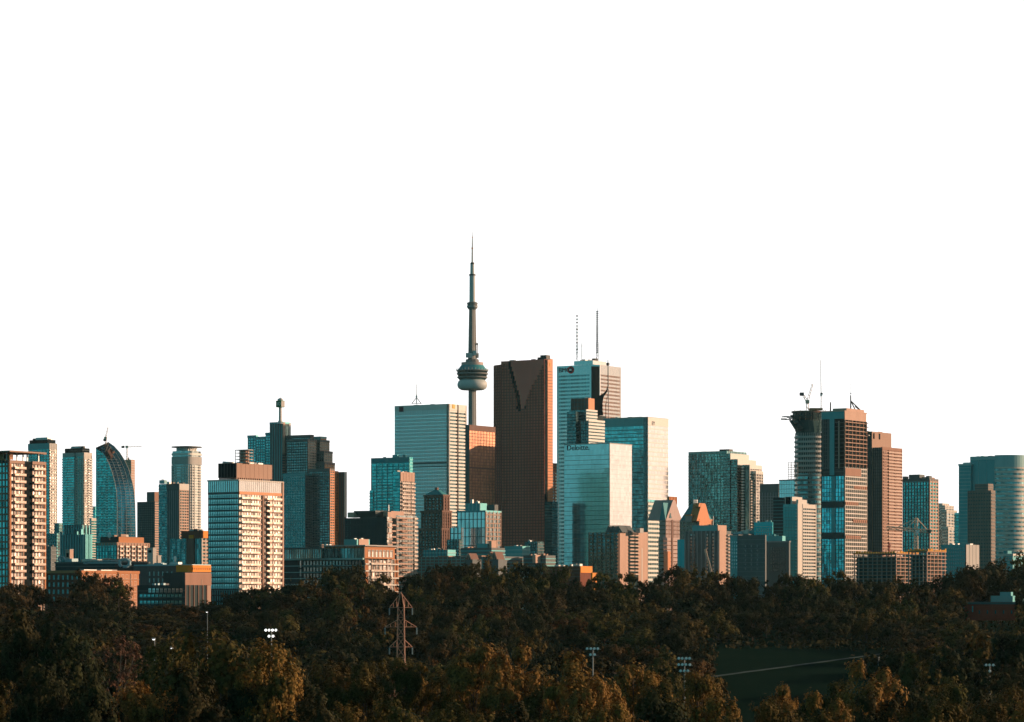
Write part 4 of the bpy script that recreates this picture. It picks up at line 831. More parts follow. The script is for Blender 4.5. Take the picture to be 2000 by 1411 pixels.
v = B.vol(1328, 1365, 1392, 1016, None, 'pink_stone'); v.bands(7, 1.6, 'brown_glass', .2, 'L', name='window_row'); v.piers('L', 6, 1.2, 'pink_stone', .5); v.box('R', (1365, 1392), 1014, 1028, -.2, .5, 'sunlit_granite', 'sunlit_band')
gable(v, 'R', 1360, 1387, 1018, 984, .3, 8, 'sunlit_granite', top=.3); gable(v, 'R', 1364, 1378, 990, 983, .1, 6, 'sunlit_granite', top=.8)
c = v.poly; cx = (c[0][0]+c[1][0])/2; cy = (c[0][1]+c[2][1])/2
MB().prism(c, v.z1, v.z(984), [(cx+(a-cx)*.35, cy+(b-cy)*.35) for a, b in c]).obj('pyramid_roof', 'copper_roof', B.root)
for i in range(4): v.roofbox(.4+i*.06, .43+i*.06, .4, .45, 4, 'white_paint', 'finial', z=v.z(984))
w = B.vol(1338, 1350, 1356, 1006, 1020, 'pink_stone', back=-2, name='turret'); w.parapet(1, 'sunlit_granite')
B, v = simple('office_building', 'narrow bright cyan wall slab left of the slotted grey apartment block', 1323, 1339.5, 1341, 1055, 2450, 'cyan_panel'); v.parapet(.5, 'cyan_panel', .1); v.piers('L', 3, .1, 'teal_panel', .06, name='panel_seam')
B, v = simple('apartment_building', 'grey apartment block with slotted window columns and a salmon sunlit balcony side', 1337, 1404, 1428, 1037, 2350, 'slate_panel')
v.windows('L', (1342, 1358), 3, 1041, 6.7, 12, .5, .66, 'grey_glass', 'dark_panel'); v.windows('L', (1378, 1396), 3, 1041, 6.7, 12, .5, .66, 'grey_glass', 'dark_panel'); v.piers('L', 8, 1.0, 'grey_concrete', .35)
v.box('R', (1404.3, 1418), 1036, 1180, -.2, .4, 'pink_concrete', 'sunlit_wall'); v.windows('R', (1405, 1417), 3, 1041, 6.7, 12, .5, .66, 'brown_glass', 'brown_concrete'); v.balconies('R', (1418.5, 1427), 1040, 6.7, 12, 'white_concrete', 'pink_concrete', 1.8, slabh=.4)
w = B.vol(1352, 1401, 1418, 1026, 1037, 'teal_panel', back=2, name='penthouse'); w.box('R', (1401, 1418), 1026, 1037, -.2, .5, 'pink_concrete', 'penthouse_panel'); w.roofbox(.72, .74, .3, .32, 7, 'steel', 'antenna'); w.clutter(2, .8)

# --- big dark curved tower
B = Building('condo_tower', 'wide dark teal condominium with a sloping stepped cream crown on its right side', 1425, 3240)
v = B.vol(1345, 1420, 1458, 881, None, 'dark_glass'); v.bands(5.6, .45, 'slate_panel', .3, 'L'); v.piers('L', 12, .6, 'teal_panel', .4); v.box('L', (1345, 1420), 881, 886, -.2, .5, 'teal_panel', 'parapet'); v.balconies('L', (1345.2, 1349), 886, 5.6, 40, 'pale_teal_panel', 'teal_glass', 1.5, slabh=.4); v.clutter(4, 1.5)
v.roofbox(.75, 1, .1, .3, 2, 'dark_steel'); 
w = B.vol(1412, 1426, 1462, 886, None, 'black_glass', back=-6); w.box('R', (1426, 1462), 886, 898, -.2, .5, 'white_stone', 'cream_crown'); w.bands(5.6, .5, 'slate_panel', .3, 'L')
w = B.vol(1428, 1440, 1476, 897, None, 'black_glass', back=-10); w.box('R', (1440, 1476), 897, 908, -.2, .5, 'white_stone', 'cream_crown'); w.bands(5.6, .8, 'pink_concrete', .5, 'R', y0=908); w.bands(5.6, .5, 'slate_panel', .3, 'L')
w = B.vol(1450, 1463, 1487, 908, None, 'condo_glass', back=-14, name='balcony_wing'); w.box('L', (1450, 1463), 910, 1100, -.2, .3, 'black_glass', 'glass_wall'); w.box('R', (1463, 1487), 908, 916, -.2, .8, 'white_stone', 'cream_crown'); w.bands(5.6, .9, 'white_concrete', .7, 'R', y0=914); w.piers('R', 5, .5, 'white_concrete', .6, y0=914); w.box('R', (1473, 1477), 938, 975, .1, .95, 'black_panel', 'recess'); w.box('R', (1474, 1478), 992, 1020, .1, .95, 'black_panel', 'recess')
w.balconies('R', (1463.5, 1472), 936, 5.6, 18, 'white_concrete', 'balcony_glass', 2, slabh=.4)
sh = B.vol(1448, 1452, 1458, 912, None, 'white_stone', back=-13, name='corner_pier'); sh.bands(5.6, 1.2, 'black_panel', .4, 'LR', name='corner_slot')
w = B.vol(1462, 1476, 1490, 921, None, 'condo_glass', back=-11, name='side_bay'); w.bands(5.6, .9, 'white_concrete', .5); w.piers('R', 3, .5, 'white_concrete', .5); w.parapet(2.5, 'white_stone')

# --- smaller towers right of it
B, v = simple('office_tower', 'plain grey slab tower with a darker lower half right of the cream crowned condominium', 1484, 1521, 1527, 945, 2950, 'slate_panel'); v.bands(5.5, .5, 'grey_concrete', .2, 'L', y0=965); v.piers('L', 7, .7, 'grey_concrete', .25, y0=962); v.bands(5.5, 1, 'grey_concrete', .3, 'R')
B, v = simple('office_building', 'pale teal glass box beside the tower with scaffolding', 1522, 1556, 1562, 937.5, 2800, 'grey_glass'); v.box('L', (1522.5, 1556), 938, 1040, -.2, .15, 'pale_glass', 'glass_wall'); v.piers('L', 7, .2, 'slate_panel', .2, name='mullion'); v.bands(9, .3, 'slate_panel', .2, 'L'); v.parapet(.6, 'slate_panel')
B, v = simple('apartment_tower', 'teal slab tower with cream banded right side, in front of the unfinished towers', 1530, 1557, 1592, 985, 2150, 'teal_panel')
v.piers('L', 9, .2, 'deep_teal_glass', .2); v.bands(6.5, .2, 'slate_panel', .15, 'L'); v.balconies('L', (1556-1.5, 1557), 990, 6.5, 20, 'pale_concrete', 'teal_panel', .6)
v.box('R', (1557, 1566.5), 984, 1180, -.2, .5, 'white_concrete', 'blank_wall'); v.box('R', (1591, 1592.2), 984, 1180, -.2, 1.0, 'white_concrete', 'end_pier'); v.box('R', (1566, 1592), 984.5, 990, -.2, .8, 'white_concrete', 'parapet'); v.box('R', (1566, 1592), 990, 1180, -.3, .12, 'black_glass', 'glass_wall'); v.bands(6.6, 1.25, 'white_concrete', .9, 'R', y0=986, px=(1566, 1592), name='spandrel'); v.piers('R', 6, .2, 'white_concrete', .3, px=(1566, 1592))
w = B.vol(1510, 1532, 1537, 972, None, 'dark_panel', back=16, name='rear_slab'); w.bands(6.5, .3, 'teal_panel', .2, 'L'); w = B.vol(1533, 1547, 1567, 970.5, 986, 'white_concrete', back=8, name='penthouse'); w.box('L', (1535, 1544), 971, 985, -.1, .3, 'black_panel', 'penthouse_panel'); w2 = B.vol(1555, 1559, 1576, 976, 986, 'white_concrete', back=6, name='penthouse'); v.clutter(4, 1.2)
B, v = simple('low_building', 'blank slate grey block with tiny windows above the trees right of centre', 1440, 1494.5, 1497, 1045, 2100, 'slate_panel'); v.windows('L', (1450, 1485), 3, 1062, 9, 6, .16, .3, 'grey_glass', 'dark_panel'); v.bands(9, .15, 'grey_concrete', .1, 'L', name='wall_seam')
B, v = simple('low_building', 'bright cyan glass block with a window row behind the blank slate grey block', 1473, 1509, 1514, 1020, 2400, 'cyan_panel'); v.windows('L', (1476, 1508), 7, 1030, 9, 2, .5, .62, 'dark_glass', 'teal_panel'); v.clutter(4, 1.5, ('teal_panel', 'steel')); v.bands(9, .3, 'pale_teal_panel', .3, 'L')
B, v = simple('low_building', 'dark grey office block right of the blank slate grey block', 1493, 1541, 1543.5, 1058, 2120, 'slate_panel'); v.windows('L', (1504, 1536), 7, 1068, 7, 7, .4, .7, 'grey_glass', 'dark_panel'); w = B.vol(1500, 1528, 1534, 1047, 1058, 'teal_panel', back=3, name='penthouse'); w.clutter(3, 1.2, ('copper_roof',)); v.parapet(.5, 'grey_concrete')
B, v = simple('low_building', 'low teal block with balconies left of the blank slate grey block', 1426, 1442, 1450, 1046, 2250, 'teal_panel'); v.windows('L', (1428, 1441), 3, 1056, 7, 8, .5, .6, 'pale_glass', 'slate_panel'); v.parapet(.6, 'pale_concrete')
B = Building('station_roof', 'low sloping blue roof with cream skylights behind the slate grey block', 1462, 2500)
v = B.vol(1425, 1462, 1480, 1043, None, 'slate_panel')
for i, (a, b, y, mt) in enumerate(((1426, 1446, 1037, 'duct_metal'), (1436, 1456, 1033, 'white_concrete'), (1448, 1466, 1031, 'copper_roof'), (1452, 1472, 1041, 'white_stone'))):
    x0_, x1_ = v.ox-v.a+v.s('L', a), v.ox-v.a+v.s('L', min(b, 1461))+(3 if b > 1461 else 0); z0_ = v.z1+.05; MB().poly([(x0_, 2+i*2, z0_), (x1_, 2+i*2, z0_), (x1_, 2+i*2, v.z(y)), (x0_, 7+i*2, z0_), (x1_, 7+i*2, z0_), (x1_, 7+i*2, v.z(y))], [(0, 1, 2), (5, 4, 3), (1, 4, 5, 2), (0, 2, 5, 3), (0, 3, 4, 1)]).obj('sloped_roof', mt, B.root)

# --- round tower under construction
rt, r, z1 = round_tower('unfinished_tower', 'unfinished round tower with bare balcony slabs and dark flared formwork below its top', 1554, 1610, 828, 2700, 'safety_net', 9.4, 1.3, 'pale_concrete', 2.4, y0=845, y1=1000, proud=3.0)
me = MB().prism(ringpoly(r-.2, 28, 1, 1, 2.4), 0, 1.5).mesh('floor_band', 'pale_concrete'); st = 9.4*2700/F/1.0
for i in range(14): link('floor_slab', me, rt, (0, 0, pyZ(846, 2700)-CITY-st*(i+1)))
MB().prism(ringpoly(r-.9, 28, 1, 1, 2.4), 0, pyZ(925, 2700)-CITY).obj('glass_wall', 'dark_glass', rt)
me = MB().prism(ringpoly(r, 28, 1, 1, 2.4), 0, 1.2).mesh('floor_slab', 'pale_concrete')
for i in range(26):
    z = pyZ(925, 2700)-CITY-st*(i+.5)
    if z > 0: link('floor_slab', me, rt, (0, 0, z))
for i in range(40): 
    a = 2*pi*i/40; MB().box(-.25, .25, -.25, .25, 0, pyZ(845, 2700)-pyZ(925, 2700)).obj('temporary_post', 'pale_concrete', rt, ((r-.9)*cos(a), (r-.9)*sin(a), pyZ(925, 2700)-CITY))
zf = lambda y: pyZ(y, 2700)-CITY
cpoly = lambda rr, cx: [(cx+rr*cos(2*pi*i/16), rr*.95*sin(2*pi*i/16)) for i in range(16)]
MB().prism(cpoly(r*.86, 0), zf(848), zf(838), cpoly(r*.93, -r*.04)).obj('formwork_skirt', 'safety_net', rt); MB().prism(cpoly(r*.93, -r*.04), zf(838), zf(820), cpoly(r*1.14, -r*.24)).obj('formwork_skirt', 'safety_net', rt)
MB().prism(cpoly(r*1.0, -r*.12), zf(820), zf(806)).obj('safety_netting', 'safety_net', rt); MB().prism(cpoly(r*1.08, -r*.13), zf(805), zf(802)).obj('top_deck', 'brown_concrete', rt)
jr = random.Random(8)
for i in range(26):
    x = -r*jr.uniform(.62, 1.36); z = zf(jr.uniform(808, 843)); x = max(x, -r*(.75+.6*min(1, max(0, (z-zf(845))/(zf(812)-zf(845)))))); MB().box(x, x+jr.uniform(2, 5), -r*jr.uniform(.3, .9)-1.5, -r*.2, z, z+jr.uniform(.5, 2.6)).obj('formwork_panel', jr.choice(('safety_net', 'dark_panel', 'slate_panel', 'brown_concrete')), rt)
for i in range(9): MB().box(-r*1.15, r*.9, -r*1.02, -r*.98, zf(818-i*1.7), zf(818-i*1.7)+.3).obj('deck_rail', 'dark_steel', rt)
for i in range(16): MB().bar((-r*1.1+i*r*.13, -r*1.0, zf(822)), (-r*1.1+i*r*.13+.5, -r*1.0, zf(801+4*(i%3))), .22).obj('scaffold_post', 'pink_concrete' if i % 3 == 0 else 'dark_steel', rt)
for i in range(15):
    a = pi+.12*i; MB().box(-2.6, 2.6, -.3, .3, 0, .8).obj('formwork_bracket', 'safety_net', rt, (-r*.3+r*1.45*cos(a), r*1.3*sin(a), zf(812+random.random()*12)))
MB().box(0, r*.9, -r*.9, -r*.2, zf(801), zf(797)).obj('site_hut', 'orange_brick', rt)
m = MB()
for i in range(11):
    for j in (0, 1): m.bar((r*(1.02+.13*j), -r*.5, zf(800+i*14)), (r*(1.02+.13*j), -r*.5, zf(814+i*14)), .3)
    m.bar((r*1.02, -r*.5, zf(800+i*14)), (r*1.15, -r*.5, zf(814+i*14)), .22)
m.obj('hoist_mast', 'rust_steel', rt)
for i in range(26): MB().box(r*.98, r*1.16, -r*.6, -r*.35, zf(806+i*6), zf(805+i*6)).obj('hoist_landing', 'pink_concrete', rt)
m = MB(); 
S0 = empty('scaffolding', P(1540, 936, 2690), 0, 'small pale scaffold frame hanging left of the unfinished round tower', 'scaffolding')
for i in range(8): MB().box(0, 8, 0, 6, -i*0-0+i*2.0, i*2.0+.18).obj('scaffold_deck', 'pale_concrete', S0)
for x in (0, 2.6, 5.4, 8):
    for y in (0, 6): MB().bar((x, y, -70 if y == 6 and x == 8 else 0), (x, y, 14.4), .14).obj('scaffold_pole', 'dark_steel', S0)
luffing_crane('tower_crane', 'white luffing crane with raised jib on top of the unfinished round tower', 2710, (1577, 801), (1587, 750), (1566, 768), (1577, 785), 1.0)
luffing_crane('tower_crane', 'tall pale crane with a near vertical jib between the two unfinished towers', 2715, (1604, 801), (1602, 703), (1604.5, 768), (1604, 772), .55, 'white_paint')
mast('site_mast', 'short dark post on the roof left of the triangular mast', 1622, 786, 803, 2560, .6, 1, 'dark_steel', cat='post')
mt = mast('crane_mast', 'tall dark hoist mast with triangular braces on the concrete grid tower roof', 1661.5, 741, 804, 2560, .55, 2, 'dark_steel', cat='mast', rings=2)
kk2 = 2560/F
for a, b in (((1661.5, 783), (1685, 806)), ((1661.5, 783), (1672, 804)), ((1670, 794), (1685, 806))): MB().bar(Vector(P(*a, 2560))-mt.location, Vector(P(*b, 2560))-mt.location, .45).obj('brace', 'dark_steel', mt)

# --- concrete grid tower
B = Building('unfinished_tower', 'tall tower with bare orange concrete grid above, white panels below and blue glass side', 1649, 2520)
v = B.vol(1604, 1649, 1692, 803, None, 'black_panel'); p = 8.0
v.box('L', (1606, 1648.6), 930, 1180, -.2, .15, 'blue_glass', 'glass_wall'); v.piers('L', 8, .35, 'dark_panel', .4, y0=930, name='mullion'); v.bands(p, .35, 'slate_panel', .35, 'L', y0=930, name='floor_line'); v.box('L', (1606, 1648.6), 979, 992, .1, .55, 'dark_panel', 'louvre_band'); v.box('L', (1606, 1648.6), 1040, 1053, .1, .55, 'dark_panel', 'louvre_band'); v.box('L', (1624, 1631), 930, 1110, .1, .5, 'teal_panel', 'service_strip')
v.box('L', (1605, 1649), 803, 818, -.2, .5, 'teal_panel', 'core_wall'); v.box('L', (1621, 1630), 818, 928, -.2, .6, 'teal_panel', 'core_wall'); v.bands(p, .5, 'slate_panel', .5, 'L', y0=818, y1=930, name='floor_slab'); v.piers('L', 4, .8, 'slate_panel', .4, y0=818, y1=930, px=(1606, 1620)); v.piers('L', 1, .6, 'pink_concrete', .8, y0=822, y1=915, px=(1638, 1640), name='hoist_rail'); v.box('L', (1606, 1648.6), 916, 930, -.1, .45, 'dark_panel', 'safety_screen')
v.box('R', (1649, 1691), 803, 820, -.3, .5, 'pink_concrete', 'core_wall'); v.bands(p, .7, 'tan_panel', .9, 'R', y0=817, y1=912, name='floor_slab'); v.piers('R', 6, .5, 'brown_concrete', .7, y0=820, y1=912, name='concrete_column')
v.box('R', (1649.3, 1691.5), 912, 1180, -.3, .2, 'black_glass', 'glass_wall'); v.bands(p, .95, 'white_concrete', .8, 'R', y0=908, name='spandrel'); v.piers('R', 11, .8, 'white_concrete', .85, y0=912, name='panel_pier'); v.box('R', (1649, 1680), 914, 929, .1, .95, 'brown_concrete', 'bare_wall')
for y, a, b in ((948, 1666, 1692), (980, 1649, 1675), (1014, 1664, 1692), (1046, 1649, 1680)): v.box('R', (a, b), y, y+6.5, .1, 1.0, 'brown_concrete', 'bare_wall'); v.piers('R', 7, .5, 'black_panel', 1.1, y0=y+1, y1=y+6, px=(a, b), name='opening')
v.clutter(5, 2, ('pink_concrete', 'dark_steel')); v.roofbox(.4, 1.0, .1, .9, 2.5, 'pink_concrete', 'core_top'); v.parapet(.4, 'pink_concrete', .6)
for i in range(4): v.box('R', (1690, 1692.2), 822+i*8, 823+i*8, .5, 3, 'steel', 'safety_rail')

# --- towers at the right
B, v = simple('apartment_tower', 'dark slab tower with a blank brown penthouse box, right of the concrete grid tower', 1690, 1722, 1761, 874, 2750, 'slate_panel')
v.piers('L', 8, .6, 'dark_panel', .3); v.bands(6.2, .4, 'dark_panel', .25, 'L'); v.box('R', (1722.5, 1761), 876, 1180, -.3, .15, 'brown_glass', 'glass_wall'); v.box('R', (1722, 1761), 873, 879, -.2, .6, 'brown_concrete', 'parapet'); v.bands(6.3, .9, 'pink_concrete', .6, 'R', y0=876); v.piers('R', 3, 1, 'brown_concrete', .7, y0=876)
v.balconies('R', (1733, 1759), 878, 6.3, 33, 'pink_concrete', 'balcony_glass', 1.7, slabh=.4); v.balconies('R', (1723.5, 1731), 878, 6.3, 33, 'pink_concrete', 'brown_glass', 1.2, slabh=.4)
w = B.vol(1690, 1703, 1741, 843, None, 'tan_panel', back=3, name='penthouse'); w.box('L', (1690, 1703), 843, 1100, -.2, .3, 'dark_panel', 'dark_wall'); w.box('R', (1705.5, 1707.5), 846, 857, .1, .4, 'black_panel', 'slot_window'); w.box('R', (1716.5, 1718.5), 846, 857, .1, .4, 'black_panel', 'slot_window'); w.clutter(2, 1, ('tan_panel',))  # shaded left face of the penthouse put into the dark panel colour
B, v = simple('office_tower', 'teal apartment tower with a crenellated top and pink sunlit right side', 1763, 1815, 1832, 936, 2900, 'deep_teal_glass')
v.bands(6.6, 1.0, 'teal_panel', .3, 'L'); v.piers('L', 9, .9, 'slate_panel', .35); v.bands(6.6, 1.3, 'pink_concrete', .5, 'R'); v.piers('R', 3, 1.1, 'pink_concrete', .6); v.parapet(2, 'slate_panel')
w = B.vol(1775, 1796, 1806, 927, 936, 'slate_panel', back=6, name='penthouse'); w = B.vol(1800, 1808, 1826, 932, 938, 'tan_panel', back=3, name='penthouse'); v.roofbox(.0, .12, 0, .3, 3, 'slate_panel', 'roof_tower'); v.roofbox(.88, 1, 0, .3, 3, 'slate_panel', 'roof_tower')
B = Building('apartment_tower', 'white stepped apartment tower behind the pink sided one near the right', 1840, 3300)
for x0, xm, x1, y, bk in ((1833, 1840, 1853, 984, 20), (1836, 1845, 1862, 988, 12), (1838, 1848, 1868, 997, 4), (1840, 1851, 1871, 1030, 0)):
    w = B.vol(x0, xm, x1, y, None, 'grey_glass', back=bk); w.bands(6, 1.2, 'white_concrete', .5, 'R'); w.bands(6, .9, 'grey_concrete', .4, 'L'); w.piers('R', 3, .9, 'white_concrete', .6); w.parapet(1.6, 'white_concrete')
B, v = simple('office_building', 'narrow teal slab left of the rounded corner tower', 1864, 1876, 1879, 1002, 3000, 'deep_teal_glass'); v.bands(6, .8, 'teal_panel', .3)
B = Building('office_tower', 'broad pale teal and white striped tower with a rounded corner at the right edge', 1943, 2450)
v = B.vol(1895, 1943, 1960, 892, None, 'teal_panel', name='teal_wall'); v.piers('L', 3, .2, 'pale_teal_panel', .2, name='wall_seam'); v.box('L', (1895, 1943), 891, 898, -.2, .3, 'pale_teal_panel', 'parapet')
w = B.vol(1872.5, 1896, 1903, 907, None, 'teal_panel', back=8, name='teal_wall'); w.parapet(1, 'pale_teal_panel'); w.bands(7, .3, 'pale_teal_panel', .2, 'L'); w.roofbox(.3, .9, .2, .5, 1.5, 'steel')
# the rounded corner: a cylinder segment
k_ = 2450/F; ra = 15.0
def roundpoly(r, cx, cy, back=40, ln=40): 
    a0 = -pi/2; pts = [(cx+r*cos(a0+pi/2*i/10), cy+r*sin(a0+pi/2*i/10)) for i in range(11)]
    return [(0, cy-r)]+pts+[(cx+r, cy+ln), (0, cy+ln)]
pw = roundpoly(ra, 3.5, ra+.5); zr = B.z(890)
MB().prism(pw, 0, zr).obj('glass_wall', 'dark_glass', B.root); MB().prism(roundpoly(ra+.6, 3.5, ra+.5), zr-9, zr+.3).obj('blank_upper_wall', 'pale_teal_panel', B.root)
me = MB().prism(roundpoly(ra+.5, 3.5, ra+.5), 0, 1.9).mesh('spandrel', 'white_concrete'); st = 8.55*k_
for i in range(40):
    z = zr-7-st*(i+1)
    if z > 0: link('spandrel', me, B.root, (0, 0, z))
w = B.vol(1977, 1979, 2060, 905, None, 'dark_glass', back=6, name='right_wing'); w.bands(8.55, 1.9, 'white_concrete', .5, 'LR', y0=904); w.parapet(2, 'white_concrete'); w.box('R', (1980, 1984), 915, 965, .1, .8, 'dark_panel', 'slot')
v.clutter(4, 1.5, ('pale_teal_panel', 'dark_steel'))
B, v = simple('office_building', 'shaded brown tower standing in front of the rounded corner tower', 1890, 1936, 1944, 958, 2300, 'weathered_stone'); v.bands(7, .9, 'slate_panel', .2, 'L', name='window_row'); v.piers('L', 9, .7, 'weathered_stone', .4); v.bands(7, .9, 'slate_panel', .3, 'R'); w = B.vol(1904, 1930, 1940, 945, 958, 'weathered_stone', back=5, name='penthouse'); w.bands(5, .6, 'slate_panel', .2)
B, v = simple('low_building', 'teal stepped podium at the foot of the rounded corner tower', 1870, 1892, 1899, 1060, 2600, 'teal_panel'); v.bands(7, .6, 'pale_teal_panel', .3); v.piers('L', 4, .5, 'slate_panel', .3)
B, v = simple('low_building', 'pale teal mid rise with grey sunlit side above the trees near the right', 1838, 1886, 1912, 1064, 2100, 'teal_panel'); v.windows('L', (1842, 1884), 10, 1068, 7.2, 7, .5, .55, 'grey_glass', 'slate_panel'); v.box('R', (1886, 1912), 1064, 1180, -.2, .3, 'pale_concrete', 'sunlit_wall'); v.piers('R', 4, .3, 'slate_panel', .4); v.clutter(4, 1)
B, v = simple('low_building', 'white low roof edge at the foot of the striped tower, right edge', 1960, 1978, 2040, 1083, 2000, 'teal_panel'); v.parapet(.9, 'white_concrete'); v.bands(6, .5, 'pale_teal_panel', .3); w = B.vol(1960, 1968, 1976, 1076, 1083, 'copper_roof', back=5, name='penthouse')

# --- unfinished low blocks with a tower crane
def frame_block(label, x0, xm, x1, yt, D, pitch, nl, nr_):
    B = Building('unfinished_building', label, xm, D); v = B.vol(x0, xm, x1, yt, None, solid_body=False)
    MB().box(v.ox-v.a+1.2, v.ox-1.2, v.oy+1.2, v.oy+v.b-1.2, 0, v.z1-2).obj('inner_core', 'dark_panel', B.root)
    st = pitch*v.D/F; k = int(v.z1/st)
    parts('floor_slab', [(v.ox-v.a-.6, v.ox+.6, v.oy-.6, v.oy+v.b+.6, v.z1-i*st-.45, v.z1-i*st) for i in range(k)], 'tan_panel', B.root)
    v.piers('L', nl, .55, 'grey_concrete', .2, name='concrete_column', inset=.4); v.piers('R', nr_, .55, 'pink_concrete', .2, name='concrete_column', inset=.4)
    parts('formwork_panel', [(v.ox-v.a+j*v.a/16, v.ox-v.a+(j+.8)*v.a/16, v.oy-.9, v.oy-.5, v.z1, v.z1+random.uniform(.4, 1.6)) for j in range(16)], 'formwork', B.root)
    parts('formwork_panel', [(v.ox+.5, v.ox+.9, v.oy+j*v.b/14, v.oy+(j+.8)*v.b/14, v.z1, v.z1+random.uniform(.4, 1.8)) for j in range(14)], 'formwork', B.root)
    st2 = random.Random(3)
    for j in range(26):
        x = v.ox-v.a*st2.random(); y = v.oy+v.b*st2.random(); MB().bar((x, y, v.z1), (x+st2.uniform(-1, 1), y, v.z1+st2.uniform(.8, 2.2)), .12).obj('rebar_bundle', 'rust_steel', B.root)
    return v
v = frame_block('wide unfinished concrete frame block with orange formwork on top, left of the hammerhead crane foot', 1668, 1750, 1793, 1081, 1850, 7.0, 9, 5)
v = frame_block('narrower unfinished concrete frame block with orange formwork, right of the crane foot', 1774, 1810, 1846, 1077, 1800, 7.3, 5, 5)
# hammerhead crane
D = 1880; CR = empty('tower_crane', P(1789, 1075, D), 0, 'pale hammerhead tower crane with a long level jib above the unfinished blocks', 'crane'); c0 = CR.location.copy()
def truss(par, a, b, w, nm, mt='crane_paint', seg=2.4):
    a = Vector(a); b = Vector(b); d = b-a; k = max(3, int(d.length/(seg*w))); up = Vector((0, 0, 1)) if abs(d.normalized().z) < .8 else Vector((1, 0, 0)); s = d.normalized().cross(Vector((0, 1, 0))).normalized()*w; y = Vector((0, w, 0)); m = MB()
    for e in (s-y, -s-y, s+y, -s+y): m.bar(a+e, b+e, w*.25)
    for i in range(k):
        g = 1 if i % 2 else -1; e0 = a+d*i/k; e1 = a+d*(i+1)/k; m.bar(e0+s*g-y, e1-s*g-y, w*.2); m.bar(e0+s*g+y, e1-s*g+y, w*.2); m.bar(e1+s-y, e1-s-y, w*.18)
    m.obj(nm, mt, par)
Q = lambda px, py: tuple(Vector(P(px, py, D))-c0)
truss(CR, (0, 0, -34), Q(1789, 1038), 1.0, 'crane_mast'); truss(CR, Q(1789, 1036), Q(1732, 1031), .85, 'crane_jib'); truss(CR, Q(1789, 1036), Q(1817, 1038), .85, 'counter_jib'); truss(CR, Q(1789, 1036), Q(1790, 1012), .75, 'crane_apex')
MB().bar(Q(1790, 1012), Q(1752, 1031), .28).bar(Q(1790, 1012), Q(1772, 1033), .2).obj('tie_bar', 'crane_paint', CR); MB().bar(Q(1790, 1012), Q(1812, 1036), .25).obj('tie_bar', 'crane_paint', CR)
q_ = Q(1814, 1042); MB().box(q_[0]-1, q_[0]+1.2, -1, 1, q_[2], q_[2]+2.2).obj('counterweight', 'dark_steel', CR); q_ = Q(1791, 1040); MB().box(q_[0]-.9, q_[0]+.9, -1.6, .6, q_[2]-.8, q_[2]+1.1).obj('crane_cab', 'white_paint', CR)
r_ = empty('hoist', P(1736.5, 1082, 1860), 0, 'small red hoist mast on the wide unfinished block', 'hoist'); truss(r_, (0, 0, -1), (0, 0, 6.8), .45, 'hoist_mast', 'red_sign'); truss(r_, (-1.2, 0, 4.4), (1.4, 0, 5.2), .3, 'hoist_arm', 'red_sign')
r_ = empty('leaning_boom', P(1391, 1122, 2200), 0, 'rust coloured lattice boom leaning in front of the slotted grey apartment block', 'crane'); truss(r_, (2, 0, -8), Vector(P(1377, 1073, 2200))-Vector(P(1391, 1122, 2200)), .55, 'boom', 'crane_paint'); MB().box(-2, 4, -2, 2, -11, -8).obj('crane_body', 'rust_steel', r_)

# --- long terrace building left of centre and its neighbours
B = Building('terrace_building', 'long low modern block with overhanging flat roof, teal shaded front and sunlit terraces', 711, 1750)
v = B.vol(547, 711, 776, 1093, None, 'dark_panel')
v.box('L', (547, 583), 1094, 1140, -.2, .3, 'dark_panel', 'wall'); v.windows('L', (549, 590), 7, 1093, 17, 3, .5, .86, 'pale_glass', 'teal_panel'); v.windows('L', (592, 706), 18, 1093, 12.5, 4, .6, .7, 'condo_glass', 'dark_panel'); v.bands(12.5, .35, 'pale_teal_panel', .5, 'L', name='floor_edge', y0=1093); v.box('L', (547, 711), 1090, 1093.5, -.2, 1.2, 'pale_teal_panel', 'roof_edge')
v.box('R', (711.5, 776), 1094, 1180, -.3, .15, 'condo_glass', 'glass_wall'); v.bands(13.6, .75, 'white_concrete', 1.2, 'R', y0=1089.5, name='terrace_slab'); v.piers('R', 9, .5, 'pink_concrete', .5); v.piers('R', 1, .9, 'orange_brick', .7, px=(711.5, 716), name='brick_pier'); v.piers('R', 1, .9, 'orange_brick', .7, px=(770, 776), name='brick_pier')
v.balconies('R', (720, 758), 1089.5, 13.6, 5, 'white_concrete', 'balcony_glass', 2.0)
w = B.vol(634, 712, 771, 1067, 1091, 'orange_brick', back=1.5, name='top_storey'); w.box('L', (634, 711), 1071, 1090, -.2, .15, 'dark_glass', 'glass_wall'); w.piers('L', 12, .3, 'slate_panel', .3, name='mullion'); w.windows('R', (718, 768), 7, 1072, 18, 1, .7, .8, 'condo_glass', 'white_concrete')
MB().box(w.ox-w.a-1.2, w.ox+1.4, w.oy-1.4, w.oy+w.b+1, w.z1, w.z1+.7).obj('roof_slab', 'pale_concrete', B.root)
w2 = B.vol(556, 628, 634, 1071, 1091, 'dark_glass', back=6, name='glass_screen'); w2.piers('L', 16, .3, 'tan_panel', .2, name='screen_fin'); w2.parapet(.6, 'slate_panel'); 
x = B.vol(672, 697, 722, 1053.5, 1067, 'teal_panel', back=6, name='penthouse'); x.box('R', (700, 719), 1053, 1068, -.2, .4, 'pink_concrete', 'penthouse_panel'); x.clutter(2, .6)
for px in (611, 620, 626): v.box('L', (px, px+3), 1062, 1072, -9, -7, 'tan_panel' if px == 611 else 'white_paint', 'roof_vent')
B = Building('apartment_building', 'dark fronted mid rise with flared pink roof fin and tall sunlit balcony wall', 755, 1980)
